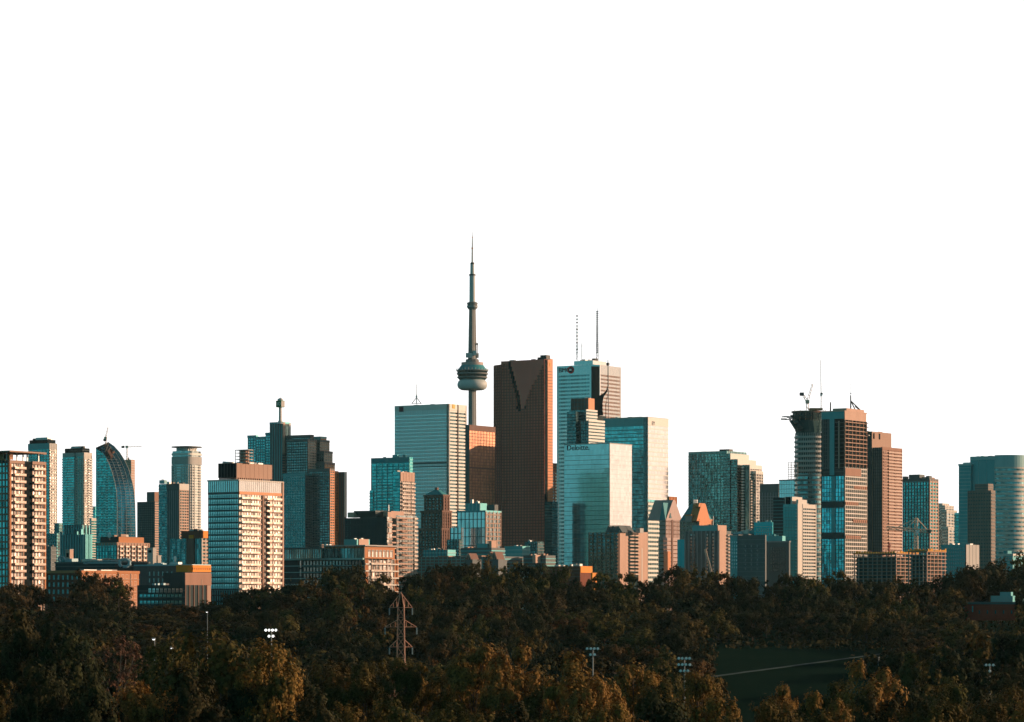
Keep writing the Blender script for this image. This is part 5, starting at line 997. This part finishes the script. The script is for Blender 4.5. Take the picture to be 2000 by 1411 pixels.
v = B.vol(673, 755, 813, 1011, None, 'slate_panel'); v.box('L', (673, 755), 1011.5, 1100, -.2, .15, 'dark_panel', 'dark_wall'); v.windows('L', (690, 752), 9, 1013, 11.5, 7, .4, .62, 'dark_glass', 'black_panel'); v.windows('L', (674, 686), 2, 1014, 11.5, 7, .7, .75, 'pale_glass', 'teal_panel')
v.box('R', (755.5, 765), 1010, 1170, -.3, .3, 'condo_glass', 'glass_wall'); v.bands(11.3, .7, 'pink_concrete', .8, 'R', y0=1009, px=(755.5, 765)); v.box('R', (764.5, 773), 1008, 1170, -.3, .15, 'black_panel', 'recess'); v.bands(11.3, .9, 'pink_concrete', .4, 'R', y0=1016, px=(764.5, 773), name='recess_rail'); v.box('R', (773, 813), 1006, 1180, -.3, .3, 'grey_glass', 'glass_wall')
v.bands(8.2, .8, 'pink_concrete', .7, 'R', y0=1004, px=(773, 813)); v.piers('R', 13, .35, 'white_concrete', .6, px=(774, 813)); v.balconies('R', (780, 790), 1005, 11.4, 12, 'pink_concrete', 'brown_glass', 2.4, slabh=.4); v.balconies('R', (806, 813), 1005, 8.2, 16, 'white_concrete', 'balcony_glass', 1.5, slabh=.3)
# flared roof volumes
def flared(x0, xm, x1, yt, yb, mat, back, fl=1.35, nm='roof_fin'):
    w = B.vol(x0, xm, x1, yt, yb, mat, back=back, solid_body=False); c = w.poly; cx = sum(a for a, _ in c)/4; cy = sum(b for _, b in c)/4
    MB().prism([(cx+(a-cx)/fl, cy+(b-cy)/fl) for a, b in c], w.z0, w.z1-.8, c).obj(nm, mat, B.root); MB().prism(c, w.z1-.8, w.z1).obj('roof_slab', mat, B.root)
flared(691, 733, 786, 997.5, 1011, 'slate_panel', 3); v.box('R', (757, 775), 1000, 1012, -1, .2, 'pink_concrete', 'penthouse_panel')
w = B.vol(679, 691, 703, 1001, 1011, 'pink_concrete', back=10, name='roof_vent')
w = B.vol(748, 764, 789, 998.5, 1009, 'pink_concrete', back=6, name='roof_fin_wall'); w.roofbox(.5, .53, .1, .15, 4, 'white_paint', 'antenna')

# --- school-like brick building at the right among trees
B, v = simple('brick_building', 'low red brick building with a teal roof house half hidden by trees at the right', 1884, 2090, 2100, 1178, 1130, 'school_brick')
v.windows('L', (1905, 2000), 6, 1188, 16, 3, .18, .45, 'grey_glass', 'dark_panel'); v.parapet(.5, 'slate_panel'); w = B.vol(1935, 1978, 1986, 1164, 1178, 'teal_panel', back=30, name='roof_house'); w.roofbox(.4, .9, .1, .6, 1.4, 'teal_panel', 'roof_unit'); v.box('L', (1899, 1901), 1184, 1196, .1, .3, 'teal_panel', 'drain_panel')
# ================================================================== ground
PD = [0, 60, 150, 250, 350, 450, 600, 700, 840, 1000, 1150, 1300, 1500, 6000, 30000]
PZ = [33, 30, 26, 20, 12, 7, 3, 3, 10, 20.5, 27, 29.9, 29.9, 29.9, 29.9]
def gz(x, y):
    z = float(np.interp(y, PD, PZ))
    if y < 1250: z += 1.2*sin(x*.021+y*.013)*min(1, y/200)*min(1, (1300-y)/200)
    return z
ys = sorted(set([-2000, -200, 0]+list(range(40, 1360, 20))+[1500, 2000, 3000, 6000, 12000, 30000])); xs = [-30000, -8000, -2000, -900]+list(range(-600, 601, 30))+[900, 2000, 8000, 30000]
gv = [(x, y, gz(x, max(y, 0)) if abs(x) < 3000 else float(np.interp(max(y, 0), PD, PZ))) for y in ys for x in xs]; nx_ = len(xs)
gf = [(j*nx_+i, j*nx_+i+1, (j+1)*nx_+i+1, (j+1)*nx_+i) for j in range(len(ys)-1) for i in range(nx_-1)]
m, t, b = newmat('ground_grass')
g = t.nodes.new('ShaderNodeNewGeometry'); n1 = t.nodes.new('ShaderNodeTexNoise'); n1.inputs['Scale'].default_value = .06; t.links.new(g.outputs['Position'], n1.inputs[0]); n1.inputs['Detail'].default_value = 8
n2 = t.nodes.new('ShaderNodeTexNoise'); n2.inputs['Scale'].default_value = 1.2; t.links.new(g.outputs['Position'], n2.inputs[0]); n2.inputs['Detail'].default_value = 6
c1 = mixc(t, n1.outputs[0], (.006, .022, .016), (.016, .030, .020)); c2 = mixc(t, n2.outputs[0], (.005, .018, .013), c1); t.links.new(c2, b.inputs['Base Color']); b.inputs['Roughness'].default_value = .95; b.inputs['Specular IOR Level'].default_value = 0
bp = t.nodes.new('ShaderNodeBump'); bp.inputs['Strength'].default_value = .6; t.links.new(n2.outputs[0], bp.inputs['Height']); t.links.new(bp.outputs[0], b.inputs['Normal'])
gm = MB(); gm.v = gv; gm.f = gf; tag(gm.obj('ground', 'ground_grass'), kind='structure')
# path across the playing field
def xz(px, D): return pxX(px, D)
solid('path_gravel', (.012, .038, .038), .9, .15, 1)
pts = []
for i in range(24):
    f = i/23; px = 1380+f*(1728-1380); py = 1325-f*47; D = 780.0
    while D < 1040 and pyZ(py, D) > gz(pxX(px, D), D): D += .5
    x = pxX(px, D)
    pts += [(x, D, gz(x, D)+.03), (x, D+2.6, gz(x, D+2.6)+.03), (x, D+2.6, gz(x, D+2.6)+.15), (x, D, gz(x, D)+.15)]
MB().poly(pts, [(4*i+k, 4*i+4+k, 4*i+4+(k+1) % 4, 4*i+(k+1) % 4) for i in range(23) for k in range(4)]).obj('path', 'path_gravel'); tag(bpy.data.objects['path'], kind='structure')

# ================================================================== trees
def leafmat(name, a, b_, c, trans=.12):
    m = bpy.data.materials.new(name); m.use_nodes = True; MATS[name] = m; t = m.node_tree; b = t.nodes['Principled BSDF']
    oi = t.nodes.new('ShaderNodeObjectInfo'); g = t.nodes.new('ShaderNodeNewGeometry'); n = t.nodes.new('ShaderNodeTexNoise'); n.inputs['Scale'].default_value = .45; n.inputs['Detail'].default_value = 3; t.links.new(g.outputs['Position'], n.inputs[0])
    w = t.nodes.new('ShaderNodeTexWhiteNoise'); w.noise_dimensions = '1D'; t.links.new(g.outputs['Random Per Island'], w.inputs['W'])
    mr = t.nodes.new('ShaderNodeMapRange'); t.links.new(n.outputs[0], mr.inputs[0]); mr.inputs[1].default_value = .35; mr.inputs[2].default_value = .65
    c1 = mixc(t, mr.outputs[0], a, b_); c2 = mixc(t, oi.outputs['Random'], c1, c); 
    m2 = t.nodes.new('ShaderNodeMapRange'); t.links.new(w.outputs['Value'], m2.inputs[0]); m2.inputs[3].default_value = .55; m2.inputs[4].default_value = 1.35
    s = t.nodes.new('ShaderNodeVectorMath'); s.operation = 'SCALE'; t.links.new(c2, s.inputs[0]); t.links.new(m2.outputs[0], s.inputs['Scale'])
    mx = t.nodes.new('ShaderNodeMix'); mx.data_type = 'RGBA'; mx.inputs[0].default_value = .5; t.links.new(c1, mx.inputs[6]); t.links.new(s.outputs[0], mx.inputs[7])
    t.links.new(s.outputs[0], b.inputs['Base Color']); b.inputs['Roughness'].default_value = .8; b.inputs['Specular IOR Level'].default_value = .06
    tr = t.nodes.new('ShaderNodeBsdfTranslucent'); t.links.new(s.outputs[0], tr.inputs[0]); ms = t.nodes.new('ShaderNodeMixShader'); ms.inputs[0].default_value = trans
    t.links.new(b.outputs[0], ms.inputs[1]); t.links.new(tr.outputs[0], ms.inputs[2]); t.links.new(ms.outputs[0], t.nodes['Material Output'].inputs[0])
leafmat('green_leaves', (.040, .048, .015), (.095, .085, .024), (.090, .062, .020))
leafmat('sunlit_leaves', (.095, .068, .018), (.21, .125, .032), (.23, .125, .036))  # low sun's gold put into the leaf colour
leafmat('dark_leaves', (.013, .022, .012), (.040, .045, .017), (.045, .038, .016))
leafmat('rusty_leaves', (.060, .036, .014), (.095, .050, .018), (.05, .04, .016))
leafmat('bare_twigs', (.10, .055, .035), (.14, .08, .05), (.12, .06, .04))
solid('bark', (.09, .07, .055), .95, .3, 1.5); solid('pale_bark', (.22, .17, .13), .95, .3, 1.5)

def crown_mesh(name, mat, seed, R_, H, nl, nsub, nleaf, ls, shape='round', up=0.0):
    """leaf-sized faces gathered in sprays, sprays gathered in boughs; the boughs fill an uneven crown standing on z=0"""
    rg = np.random.default_rng(seed); C = []; 
    for i in range(nl):
        for _ in range(60):
            p = rg.uniform(-1, 1, 3); rr = np.linalg.norm(p)
            if .35 < rr < 1: break
        if shape == 'cone': h = (p[2]+1)/2; p = np.array([p[0]*(1.02-h)*.9, p[1]*(1.02-h)*.9, p[2]]); br = .10+.26*(1-h)
        elif shape == 'tall': p = p*np.array([.72, .72, 1]); br = rg.uniform(.20, .34)
        else: p = p*rg.uniform(.75, 1.1); br = rg.uniform(.20, .42)
        C.append((p*np.array([R_, R_, H/2])+np.array([0, 0, H/2]), br*R_))
    P_ = []; O_ = []
    for c, br in C:
        d = rg.normal(size=(nsub, 3)); d[:, 2] = np.abs(d[:, 2])*1.1-.35; d /= np.linalg.norm(d, axis=1)[:, None]
        sc_ = c+d*br*rg.uniform(.55, 1.12, (nsub, 1)); sr = br*rg.uniform(.24, .46, (nsub, 1))
        for k in range(nsub):
            e = rg.normal(size=(nleaf, 3)); e /= np.linalg.norm(e, axis=1)[:, None]; 
            q = sc_[k]+e*sr[k]*rg.uniform(.3, 1.0, (nleaf, 1))*np.array([1, 1, 1+up])
            P_.append(q); O_.append(.55*e+.75*d[k]+(q-np.array([0, 0, H*.45]))/R_*.5)
    Pn = np.concatenate(P_); n = len(Pn)
    nn_ = np.concatenate(O_)+rg.normal(size=(n, 3))*.26; a = np.cross(nn_, rg.normal(size=(n, 3))); a /= np.linalg.norm(a, axis=1)[:, None]; bb = np.cross(nn_, a); bb /= np.linalg.norm(bb, axis=1)[:, None]
    s1 = (ls*rg.uniform(.5, 1.25, (n, 1))); s2 = s1*rg.uniform(.4, .7, (n, 1))
    V = np.empty((n, 4, 3)); V[:, 0] = Pn-a*s1; V[:, 1] = Pn+bb*s2; V[:, 2] = Pn+a*s1; V[:, 3] = Pn-bb*s2
    me = bpy.data.meshes.new(name); me.vertices.add(n*4); me.vertices.foreach_set('co', V.reshape(-1).astype(np.float32)); me.loops.add(n*4); me.loops.foreach_set('vertex_index', np.arange(n*4, dtype=np.int32))
    me.polygons.add(n); me.polygons.foreach_set('loop_start', np.arange(0, n*4, 4, dtype=np.int32)); me.materials.append(M[mat]); me.update(calc_edges=True); me.validate(); return me, C
def trunk_mesh(name, C, H0, R_, mat='bark', w=.35, k=9):
    m = MB(); top = max(c[2] for c, _ in C); lim = sorted(C, key=lambda c: -c[0][2])[:1]; m.lathe([(w*1.7, -30), (w*1.5, -H0-3), (w, -H0+1), (w*.8, 0), (w*.35, top*.6)], 7)
    for i, (c, br) in enumerate(C[:k]): 
        a = (0, 0, c[2]*.25); mid = (c[0]*.45, c[1]*.45, c[2]*.62); m.bar(a, mid, w*.4, 5); m.bar(mid, tuple(c), w*.22, 4)
    return m.mesh(name, mat)
# every kind: (crown mesh, trunk mesh, crown radius, crown height, clear stem height)
KINDS = {}
def kind(key, mat, seeds, R_, H, H0, nl, nsub, nleaf, ls, shape='round', bark='bark', up=0.0):
    KINDS[key] = []
    for s in seeds:
        me, C = crown_mesh('crown', mat, s, R_, H, nl, nsub, nleaf, ls, shape, up); KINDS[key].append((me, trunk_mesh('trunk', C, H0, R_, bark), R_, H, H0))
kind('near_green', 'green_leaves', (1, 2, 3), 5.5, 11, 4, 34, 16, 26, .24, up=.5)
kind('near_gold', 'sunlit_leaves', (4, 5, 6, 7), 5.2, 11, 4, 34, 16, 26, .24, up=.7)
kind('near_tall', 'sunlit_leaves', (8, 9), 3.6, 13, 4, 30, 15, 24, .23, 'tall', up=.8)
kind('near_dark', 'dark_leaves', (10, 11), 5.5, 11, 4, 34, 16, 26, .26, up=.4)
kind('bare', 'bare_twigs', (12,), 5, 12, 3, 26, 10, 12, .20, 'tall', 'pale_bark')
kind('far_dark', 'dark_leaves', (13, 14, 15, 16), 8, 13, 5, 30, 12, 14, .50)
kind('far_green', 'green_leaves', (17, 18, 19, 20), 7.5, 13, 5, 30, 12, 14, .48)
kind('far_rust', 'rusty_leaves', (21, 22, 23), 7.5, 12, 5, 30, 12, 14, .48)
kind('far_cone', 'dark_leaves', (24, 25), 4.2, 17, 2, 34, 10, 12, .42, 'cone')
TN = 0
def tree(k, x, y, top, width=None, label=None, group=None, name='tree', cat='tree'):
    """a tree of kind k whose crown reaches height top (world z)"""
    global TN
    TN += 1; rr = random.Random(TN*31)
    cm, tm, R_, H, H0 = KINDS[k][rr.randrange(len(KINDS[k]))]
    g0 = gz(x, y); s = (width/2/R_) if width else rr.uniform(.85, 1.15); hc = min(H*s*1.25, max(3.5, (top-g0)*.9)); sz = hc/H
    r = empty(name, (x, y, g0), rr.uniform(0, 6.28), label, cat, group)
    zc = max(.8, top-g0-hc*1.02)
    o = link('crown', cm, r, (0, 0, zc)); o.scale = (s, s, sz); o2 = link('trunk', tm, r, (0, 0, zc)); o2.scale = (s, s, sz)
    return r
def ptree(k, px, py, D, wpx, label=None, group=None, name='tree'):
    return tree(k, pxX(px, D), D, pyZ(py, D), wpx*D/F, label, group, name)

LM = [(20, 'the brown balcony apartment block'), (85, 'the banded second tower from the left'), (150, 'the finned dark building'), (225, 'the blade shaped tower'), (288, 'the stepped dark slab tower'), (360, 'the round banded tower'), (436, 'the shaded side of the condominium'), (510, 'the sunlit side of the condominium'), (600, 'the stepped bank tower with the green cube'), (672, 'the flat roofed terrace building'), (740, 'the glass tower left of the marble tower'), (800, 'the narrow balcony tower'), (850, 'the old stone tower'), (920, 'the needle tower'), (985, 'the left half of the granite tower'), (1045, 'the right half of the granite tower'), (1110, 'the left half of the lettered glass tower'), (1175, 'the brown balcony slab block'), (1235, 'the pink end walls of the slab block'), (1300, 'the pink gabled tower'), (1365, 'the orange gabled tower'), (1420, 'the wide dark teal condominium'), (1480, 'the blank slate grey block'), (1540, 'the cream banded slab tower'), (1600, 'the unfinished round tower'), (1660, 'the concrete grid tower'), (1725, 'the wide unfinished frame block'), (1800, 'the hammerhead crane'), (1870, 'the pale teal mid rise'), (1930, 'the shaded brown tower'), (1990, 'the striped rounded tower')]
def near(px): return min(LM, key=lambda a: abs(a[0]-px))[1]
KW = {'far_dark': 'dark round', 'far_green': 'olive round', 'far_rust': 'rusty brown', 'far_cone': 'pointed dark', 'near_green': 'olive', 'near_dark': 'dark', 'near_gold': 'golden'}
RW = ['in the top row under']+['in the %s row under' % s_ for s_ in ('second', 'third', 'fourth', 'fifth', 'sixth', 'seventh', 'eighth', 'ninth', 'tenth')]
# --- named foreground trees (photograph column, row of the top, distance, width in pixels)
FT = [
 ('near_dark', 30, 1212, 400, 190, 'dark broad tree at the far left edge, below the brown balcony apartment block'),
 ('near_dark', 112, 1232, 395, 170, 'dark olive tree right beside the broad dark tree at the left edge'),
 ('bare', 232, 1236, 420, 125, 'reddish half bare tree with thin twigs among dark trees at the left'),
 ('near_green', 330, 1262, 380, 130, 'dim green tree just right of the reddish half bare tree'),
 ('near_green', 425, 1222, 360, 250, 'largest foreground tree, wide olive crown left of the first floodlight pole'),
 ('near_gold', 520, 1268, 350, 150, 'brownish tree crown directly under the first floodlight pole'),
 ('near_green', 655, 1305, 430, 150, 'olive round crown between the first floodlight pole and the pylon'),
 ('near_green', 715, 1298, 425, 130, 'olive crown just left of the pylon foot'),
 ('near_green', 785, 1290, 420, 80, 'narrow crown standing in front of the pylon foot'),
 ('near_tall', 824, 1290, 430, 56, 'slim pointed golden tree just right of the pylon foot'),
 ('near_gold', 875, 1318, 425, 110, 'low golden crown right of the slim pointed tree'),
 ('near_gold', 925, 1268, 420, 130, 'golden crown with a ragged peak in the middle foreground'),
 ('near_gold', 1000, 1276, 415, 130, 'bright golden crown right of the ragged peaked crown'),
 ('near_green', 1062, 1335, 410, 110, 'low dark gap filling tree between two golden crowns'),
 ('near_gold', 1128, 1294, 380, 180, 'big pointed golden tree directly below the middle floodlight pole'),
 ('near_gold', 1165, 1330, 370, 130, 'golden tree leaning on the right flank of the big pointed one'),
 ('near_gold', 1240, 1298, 410, 150, 'rounded brown gold tree between the middle and right floodlight poles'),
 ('near_green', 1290, 1335, 400, 100, 'olive tree left of the right floodlight pole'),
 ('near_gold', 1368, 1318, 430, 90, 'golden tree right of the tall right floodlight pole'),
 ('near_gold', 1525, 1348, 430, 90, 'small golden tree at the lower edge of the playing field'),
 ('near_green', 1590, 1362, 425, 90, 'dim low tree between the small and the large golden trees at the field edge'),
 ('near_gold', 1692, 1306, 420, 140, 'large golden tree at the right end of the playing field'),
 ('near_green', 1640, 1335, 425, 80, 'olive tree leaning left of the large golden field edge tree'),
 ('near_dark', 1765, 1352, 430, 110, 'dark tree right of the large golden field edge tree'),
 ('near_green', 1850, 1345, 425, 130, 'olive tree below the small teal floodlights at the right'),
 ('near_dark', 1930, 1352, 420, 130, 'dark tree second from the right edge in the foreground'),
 ('near_green', 1990, 1338, 415, 130, 'olive tree at the right edge of the foreground'),
]
for k, px, py, D, w, lab in FT: ptree(k, px, py, D, w, lab)
# --- the front row along the lower edge
rnd = random.Random(5)
for i in range(21):
    px = -20+i*102+rnd.uniform(-18, 18); py = 1368+rnd.uniform(-12, 22)
    if 560 > px: py -= 45
    if 1395 < px < 1500: py = 1398
    k = rnd.choice(('near_green', 'near_dark', 'near_green', 'near_gold')); ptree(k, px, py, 330+rnd.uniform(-15, 25), rnd.uniform(120, 160), KW[k]+' crown along the lower picture edge under '+near(px), 'trees along the lower edge of the view')
for i in range(12):
    px = -20+i*62+rnd.uniform(-15, 15); ptree('near_dark', px, 1300+rnd.uniform(-18, 30), 450+rnd.uniform(-20, 20), rnd.uniform(110, 140), 'dark crown in the left valley under '+near(px), 'dark trees behind the left foreground')
# --- right flank, middle distance
for (k, px, py, D, w, lab) in [('far_dark', 1740, 1262, 640, 120, 'dark tree at the right end of the field path'), ('far_green', 1800, 1268, 620, 130, 'dim tree right of the field path end'), ('far_dark', 1872, 1262, 600, 130, 'dark tree behind the small teal floodlights'), ('far_green', 1945, 1236, 640, 150, 'dim olive tree below the red brick building'), ('far_dark', 2000, 1222, 620, 140, 'dark tree at the right edge below the red brick building'), ('far_green', 1820, 1318, 560, 130, 'brownish tree in front of the dark ones at the right'), ('far_dark', 1755, 1318, 560, 110, 'low dark tree below the field path end'), ('far_dark', 1980, 1290, 550, 130, 'low dark tree at the right edge'), ('far_dark', 1900, 1330, 540, 120, 'low dark tree under the small teal floodlights')]:
    ptree(k, px, py, D, w, lab)
# --- wooded slope: rows from front to back; heights follow the tree line of the photograph
SK = [(-60, 1140), (0, 1136), (40, 1131), (85, 1150), (100, 1180), (130, 1150), (180, 1118), (225, 1130), (250, 1180), (300, 1190), (330, 1180), (400, 1178), (440, 1160), (480, 1148), (540, 1140), (600, 1132), (640, 1112), (680, 1098), (720, 1108), (745, 1140), (775, 1150), (800, 1125), (840, 1105), (880, 1096), (940, 1102), (1000, 1098), (1060, 1100), (1100, 1108), (1125, 1130), (1170, 1118), (1215, 1118), (1265, 1135), (1300, 1098), (1340, 1112), (1400, 1120), (1440, 1125), (1470, 1112), (1500, 1122), (1545, 1112), (1600, 1122), (1650, 1116), (1700, 1138), (1760, 1120), (1800, 1128), (1850, 1126), (1900, 1102), (1940, 1090), (2000, 1094), (2060, 1090)]
def skl(px): return float(np.interp(px, [a for a, _ in SK], [b for _, b in SK]))
rows = [(1240, 0, 46), (1200, 12, 60), (1150, 28, 66), (1100, 46, 70), (1050, 66, 74), (1005, 88, 78), (960, 108, 82), (905, 132, 84), (850, 158, 88), (790, 188, 92)]
zones = ('tree line tree standing against the buildings', 'wooded slope tree in the dark middle distance')
for ri, (D, dy, sp) in enumerate(rows):
    px = -50+rnd.uniform(0, sp)
    while px < 2060:
        py = skl(px)+dy*(1 if px > 560 else .8)+rnd.uniform(-7, 12)
        if ri == 0: py = skl(px)+rnd.uniform(-3, 4)
        ok = True
        if 1385 < px < 1740 and D < 1010: ok = False
        if 690 < px < 880 and D < 870: py = max(py, 1297)
        if px > 1740 and D < 700: ok = False
        if 1885 < px < 2010 and D > 1090 and D < 1180: ok = False
        if 1880 < px < 2010 and D < 1120: py = max(py, 1232+rnd.uniform(0, 20))
        if 1175 < px < 1900 and D in (1050, 1005): py = max(py, 1190)
        if px < 560 and D < 860: py = max(py, 1262)
        if ok:
            k = rnd.choices(('far_dark', 'far_green', 'far_rust', 'far_cone'), (5, 4, 3 if px < 900 else 1.2, .25))[0]
            if px < 230 and D > 1100: k = 'far_rust'
            Dd = D+rnd.uniform(-18, 18); top = max(pyZ(py, Dd), gz(pxX(px, Dd), Dd)+6)
            wm = rnd.uniform(9.5, 18.5); lab = KW[k]+' tree '+RW[ri]+' '+near(px); gp = 'trees of the wooded slope'
            tree(k, pxX(px, Dd), Dd, top, wm if k != 'far_cone' else 8, lab, gp)
        px += sp*rnd.uniform(.78, 1.2)
ptree('far_cone', 247, 1205, 900, 34, 'small blue green spruce standing alone left of centre', None, 'spruce')
ptree('far_green', 232, 1136, 1150, 34, 'slender tree in front of the orange brick building side', None, 'tree'); ptree('far_rust', 170, 1113, 1180, 60, 'tall narrow rusty tree in front of the low brick building corner')
# undergrowth that closes the floor of the wood
m = MB(); rs = np.random.default_rng(9); n = 9000
yy = rs.uniform(560, 1245, n); px = rs.uniform(-60, 2060, n); keep = ~((px > 1350) & (px < 1790) & (yy < 1000)); 
xx = (px-1000)*yy/F; vs = []; fs = []
for x, y, kp in zip(xx, yy, keep):
    if not kp: continue
    z = gz(x, y); s = rs.uniform(.5, 1.3)
    for _ in range(4):
        a = rs.normal(size=3); a /= np.linalg.norm(a); b_ = np.cross(a, rs.normal(size=3)); b_ /= np.linalg.norm(b_); c = np.array([x, y, z])+rs.uniform(-1.2, 1.2, 3)+np.array([0, 0, .9]); q = len(vs)
        vs += [tuple(c-a*s), tuple(c+b_*s*.6), tuple(c+a*s), tuple(c-b_*s*.6)]; fs.append((q, q+1, q+2, q+3))
m.v = vs; m.f = fs; tag(m.obj('undergrowth', 'dark_leaves'), kind='stuff')

# ================================================================== pylon
D = 820; K = D/F; PY = empty('electricity_pylon', (pxX(783, D), D, gz(pxX(783, D), D)), R(8), 'rust red steel lattice pylon with three crossarms rising from the trees', 'pylon')
zp = lambda y: pyZ(y, D)-PY.location.z
def leg(sx, sy):
    m = MB()
    w = lambda y: np.interp(y, [1157, 1183, 1290, 1400], [.12, .80, 1.0, 2.2])
    st = [(1157, w(1157)), (1183, w(1183)), (1290, w(1290)), (1500, 3.2)]
    for (ya, wa), (yb, wb) in zip(st, st[1:]): m.bar((sx*wa, sy*wa, max(0, zp(ya))), (sx*wb, sy*wb, max(-1, zp(yb))), .075)
    m.obj('tower_leg', 'rust_steel', PY)
for a in (-1, 1):
    for b_ in (-1, 1): leg(a, b_)
w = lambda y: float(np.interp(y, [1157, 1183, 1290, 1500], [.12, .80, 1.0, 3.2])); ysl = [1187, 1206, 1225, 1244, 1264, 1284, 1306, 1334, 1366, 1400]
for ya, yb in zip(ysl, ysl[1:]):
    m = MB(); za, zb = zp(ya), zp(yb)
    if zb < 0: break
    for (ax, ay), (bx, by) in (((-1, -1), (1, -1)), ((1, -1), (1, 1)), ((1, 1), (-1, 1)), ((-1, 1), (-1, -1))):
        m.bar((ax*w(ya), ay*w(ya), za), (bx*w(yb), by*w(yb), zb), .042); m.bar((bx*w(ya), by*w(ya), za), (ax*w(yb), ay*w(yb), zb), .042); m.bar((ax*w(ya), ay*w(ya), za), (bx*w(ya), by*w(ya), za), .08)
    m.obj('cross_bracing', 'rust_steel', PY)
for y, hw, yt in ((1187, 3.0, 1158), (1225, 4.15, 1211), (1264, 3.0, 1250)):
    for s in (-1, 1):
        m = MB(); z0_, z1_ = zp(y), zp(yt); ww = w(y)
        for sy in (-1, 1): m.bar((0, sy*ww, z0_), (s*hw, 0, z0_), .08); m.bar((s*ww*(.0 if yt < 1160 else 1), sy*w(yt), z1_), (s*hw, 0, z0_), .07)
        for f in (.35, .65): m.bar((s*hw*f, ww*(1-f), z0_), (s*hw*f, ww*(1-f)*.6, z0_+(z1_-z0_)*(1-f)), .06); m.bar((s*hw*f, -ww*(1-f), z0_), (s*hw*f, ww*(1-f), z0_), .06)
        m.obj('crossarm', 'rust_steel', PY); im = MB()
        for i in range(8): im.lathe([(.12, -.2-i*.22), (.22, -.26-i*.22), (.12, -.38-i*.22)], 8)
        im.obj('insulator', 'duct_metal', PY, (s*hw, 0, z0_))
# ================================================================== floodlights
m, t, b = newmat('lamp_glow'); b.inputs['Emission Color'].default_value = (1, .97, .92, 1); b.inputs['Emission Strength'].default_value = 1.6
solid('lamp_glass', (.85, .85, .84), .5, .05); solid('galvanised', (.30, .31, .31), .6, .15, metal=.2)
def floodlight(px, py, D, rowsn, label, glow=False, sc=1.0):
    x = pxX(px, D); g0 = gz(x, D); zt_ = pyZ(py, D); r = empty('floodlight', (x, D, g0), R(-12), label, 'floodlight', 'floodlights over the playing field'); h = zt_-g0
    MB().lathe([(.22, 0), (.13, h*.6), (.10, h-.1)], 10).obj('pole', 'galvanised', r)
    cm = MB().lathe([(.08, -.12), (.20, -.05), (.27, .12), (.27, .16)], 12); cm.v = [(a*sc, b_*sc, c*sc) for a, b_, c in cm.v]; shell = cm.mesh('lamp', 'galvanised'); gm_ = MB().lathe([(.25*sc, .165*sc), (.20*sc, .20*sc)], 12).mesh('lamp_lens', 'lamp_glow' if glow else 'lamp_glass')
    for j, nn in enumerate(rowsn):
        z = h-.35-j*1.15*sc; MB().box(-.42*nn*sc*.9, .42*nn*sc*.9, -.06, .06, z-.05, z+.05).obj('crossbar', 'galvanised', r)
        for i in range(nn):
            xx_ = (i-(nn-1)/2)*.68*sc
            if nn == 2 and len(rowsn) == 2: xx_ *= 1.15
            o = link('lamp', shell, r, (xx_, -.22, z+.12)); o.rotation_euler = (R(82), 0, R(random.uniform(-14, 14))); link('lamp_lens', gm_, o)
floodlight(530, 1229, 600, (4, 2), 'floodlight pole with six white glowing lamps above the largest foreground tree', True)
floodlight(1158, 1265, 600, (4, 2), 'floodlight pole with six dull lamps above the big pointed golden tree')
floodlight(1337, 1284, 580, (4, 4, 3), 'tallest floodlight pole with three rows of lamps at the left of the field')
floodlight(1933, 1297, 600, (3, 1), 'small floodlight cluster half hidden among dark trees at the right')
# posts by the field and lit lamps, three added in place of car lights
for px, py, D, lab in ((1716, 1292, 900, 'thin pale post at the right end of the field path'), (1738, 1300, 880, 'second thin pale post right of the field path end')):
    x = pxX(px, D); g0 = gz(x, D); r = empty('post', (x, D, g0), 0, lab, 'post'); MB().lathe([(.2, 0), (.14, 5.5)], 8).obj('pole', 'galvanised', r); MB().lathe([(.28, 5.5), (.28, 5.7)], 8).obj('post_cap', 'galvanised', r)
for px, py, D, lab in ((405, 1196, 880, 'tiny lit street lamp in front of the white condominium foot'), (302, 1249, 520, 'added lamp post in place of car headlights behind the left trees'), (337, 1266, 520, 'added low warm lamp in place of car lights in the left trees'), (352, 1266, 520, 'second added low warm lamp, in place of car lights, beside it')):
    x = pxX(px, D); g0 = gz(x, D); zt_ = pyZ(py, D); r = empty('street_or_car_lamp', (x, D, g0), 0, lab, 'street lamp'); h = zt_-g0; MB().lathe([(.12, 0), (.07, h)], 8).bar((0, 0, h), (0, -1.2, h+.2), .06).obj('pole', 'galvanised', r); MB().box(-.28, .28, -1.7, -1.1, h+.05, h+.25).obj('lamp_head', 'galvanised', r); MB().lathe([(.16, h-.12), (.25, h+.04)], 10, 0, -1.4).obj('lamp_lens', 'lamp_glow', r)

# neighbours that would read alike: say which is the left and which the right one
same = {}
for o in S.objects:
    if o.parent is None and o.get('label'): same.setdefault(o['label'], []).append(o)
for lb, os_ in same.items():
    if len(os_) > 1:
        os_.sort(key=lambda o: o.location.x/o.location.y)
        for i, o in enumerate(os_): o['label'] = lb+((', left', ', right') if len(os_) == 2 else (', left one', ', middle one', ', right one'))[min(i, 2)]

# ================================================================== air
m = bpy.data.materials.new('air'); m.use_nodes = True; t = m.node_tree; t.nodes.clear()
vo = t.nodes.new('ShaderNodeVolumePrincipled'); vo.inputs['Color'].default_value = (.52, .85, .90, 1); vo.inputs['Density'].default_value = 1.1e-5; vo.inputs['Anisotropy'].default_value = .2
ou = t.nodes.new('ShaderNodeOutputMaterial'); t.links.new(vo.outputs[0], ou.inputs['Volume']); M['air'] = m
hb = MB().box(-1500, 1500, -60, 5200, -40, 600).obj('haze', 'air'); tag(hb, kind='stuff')
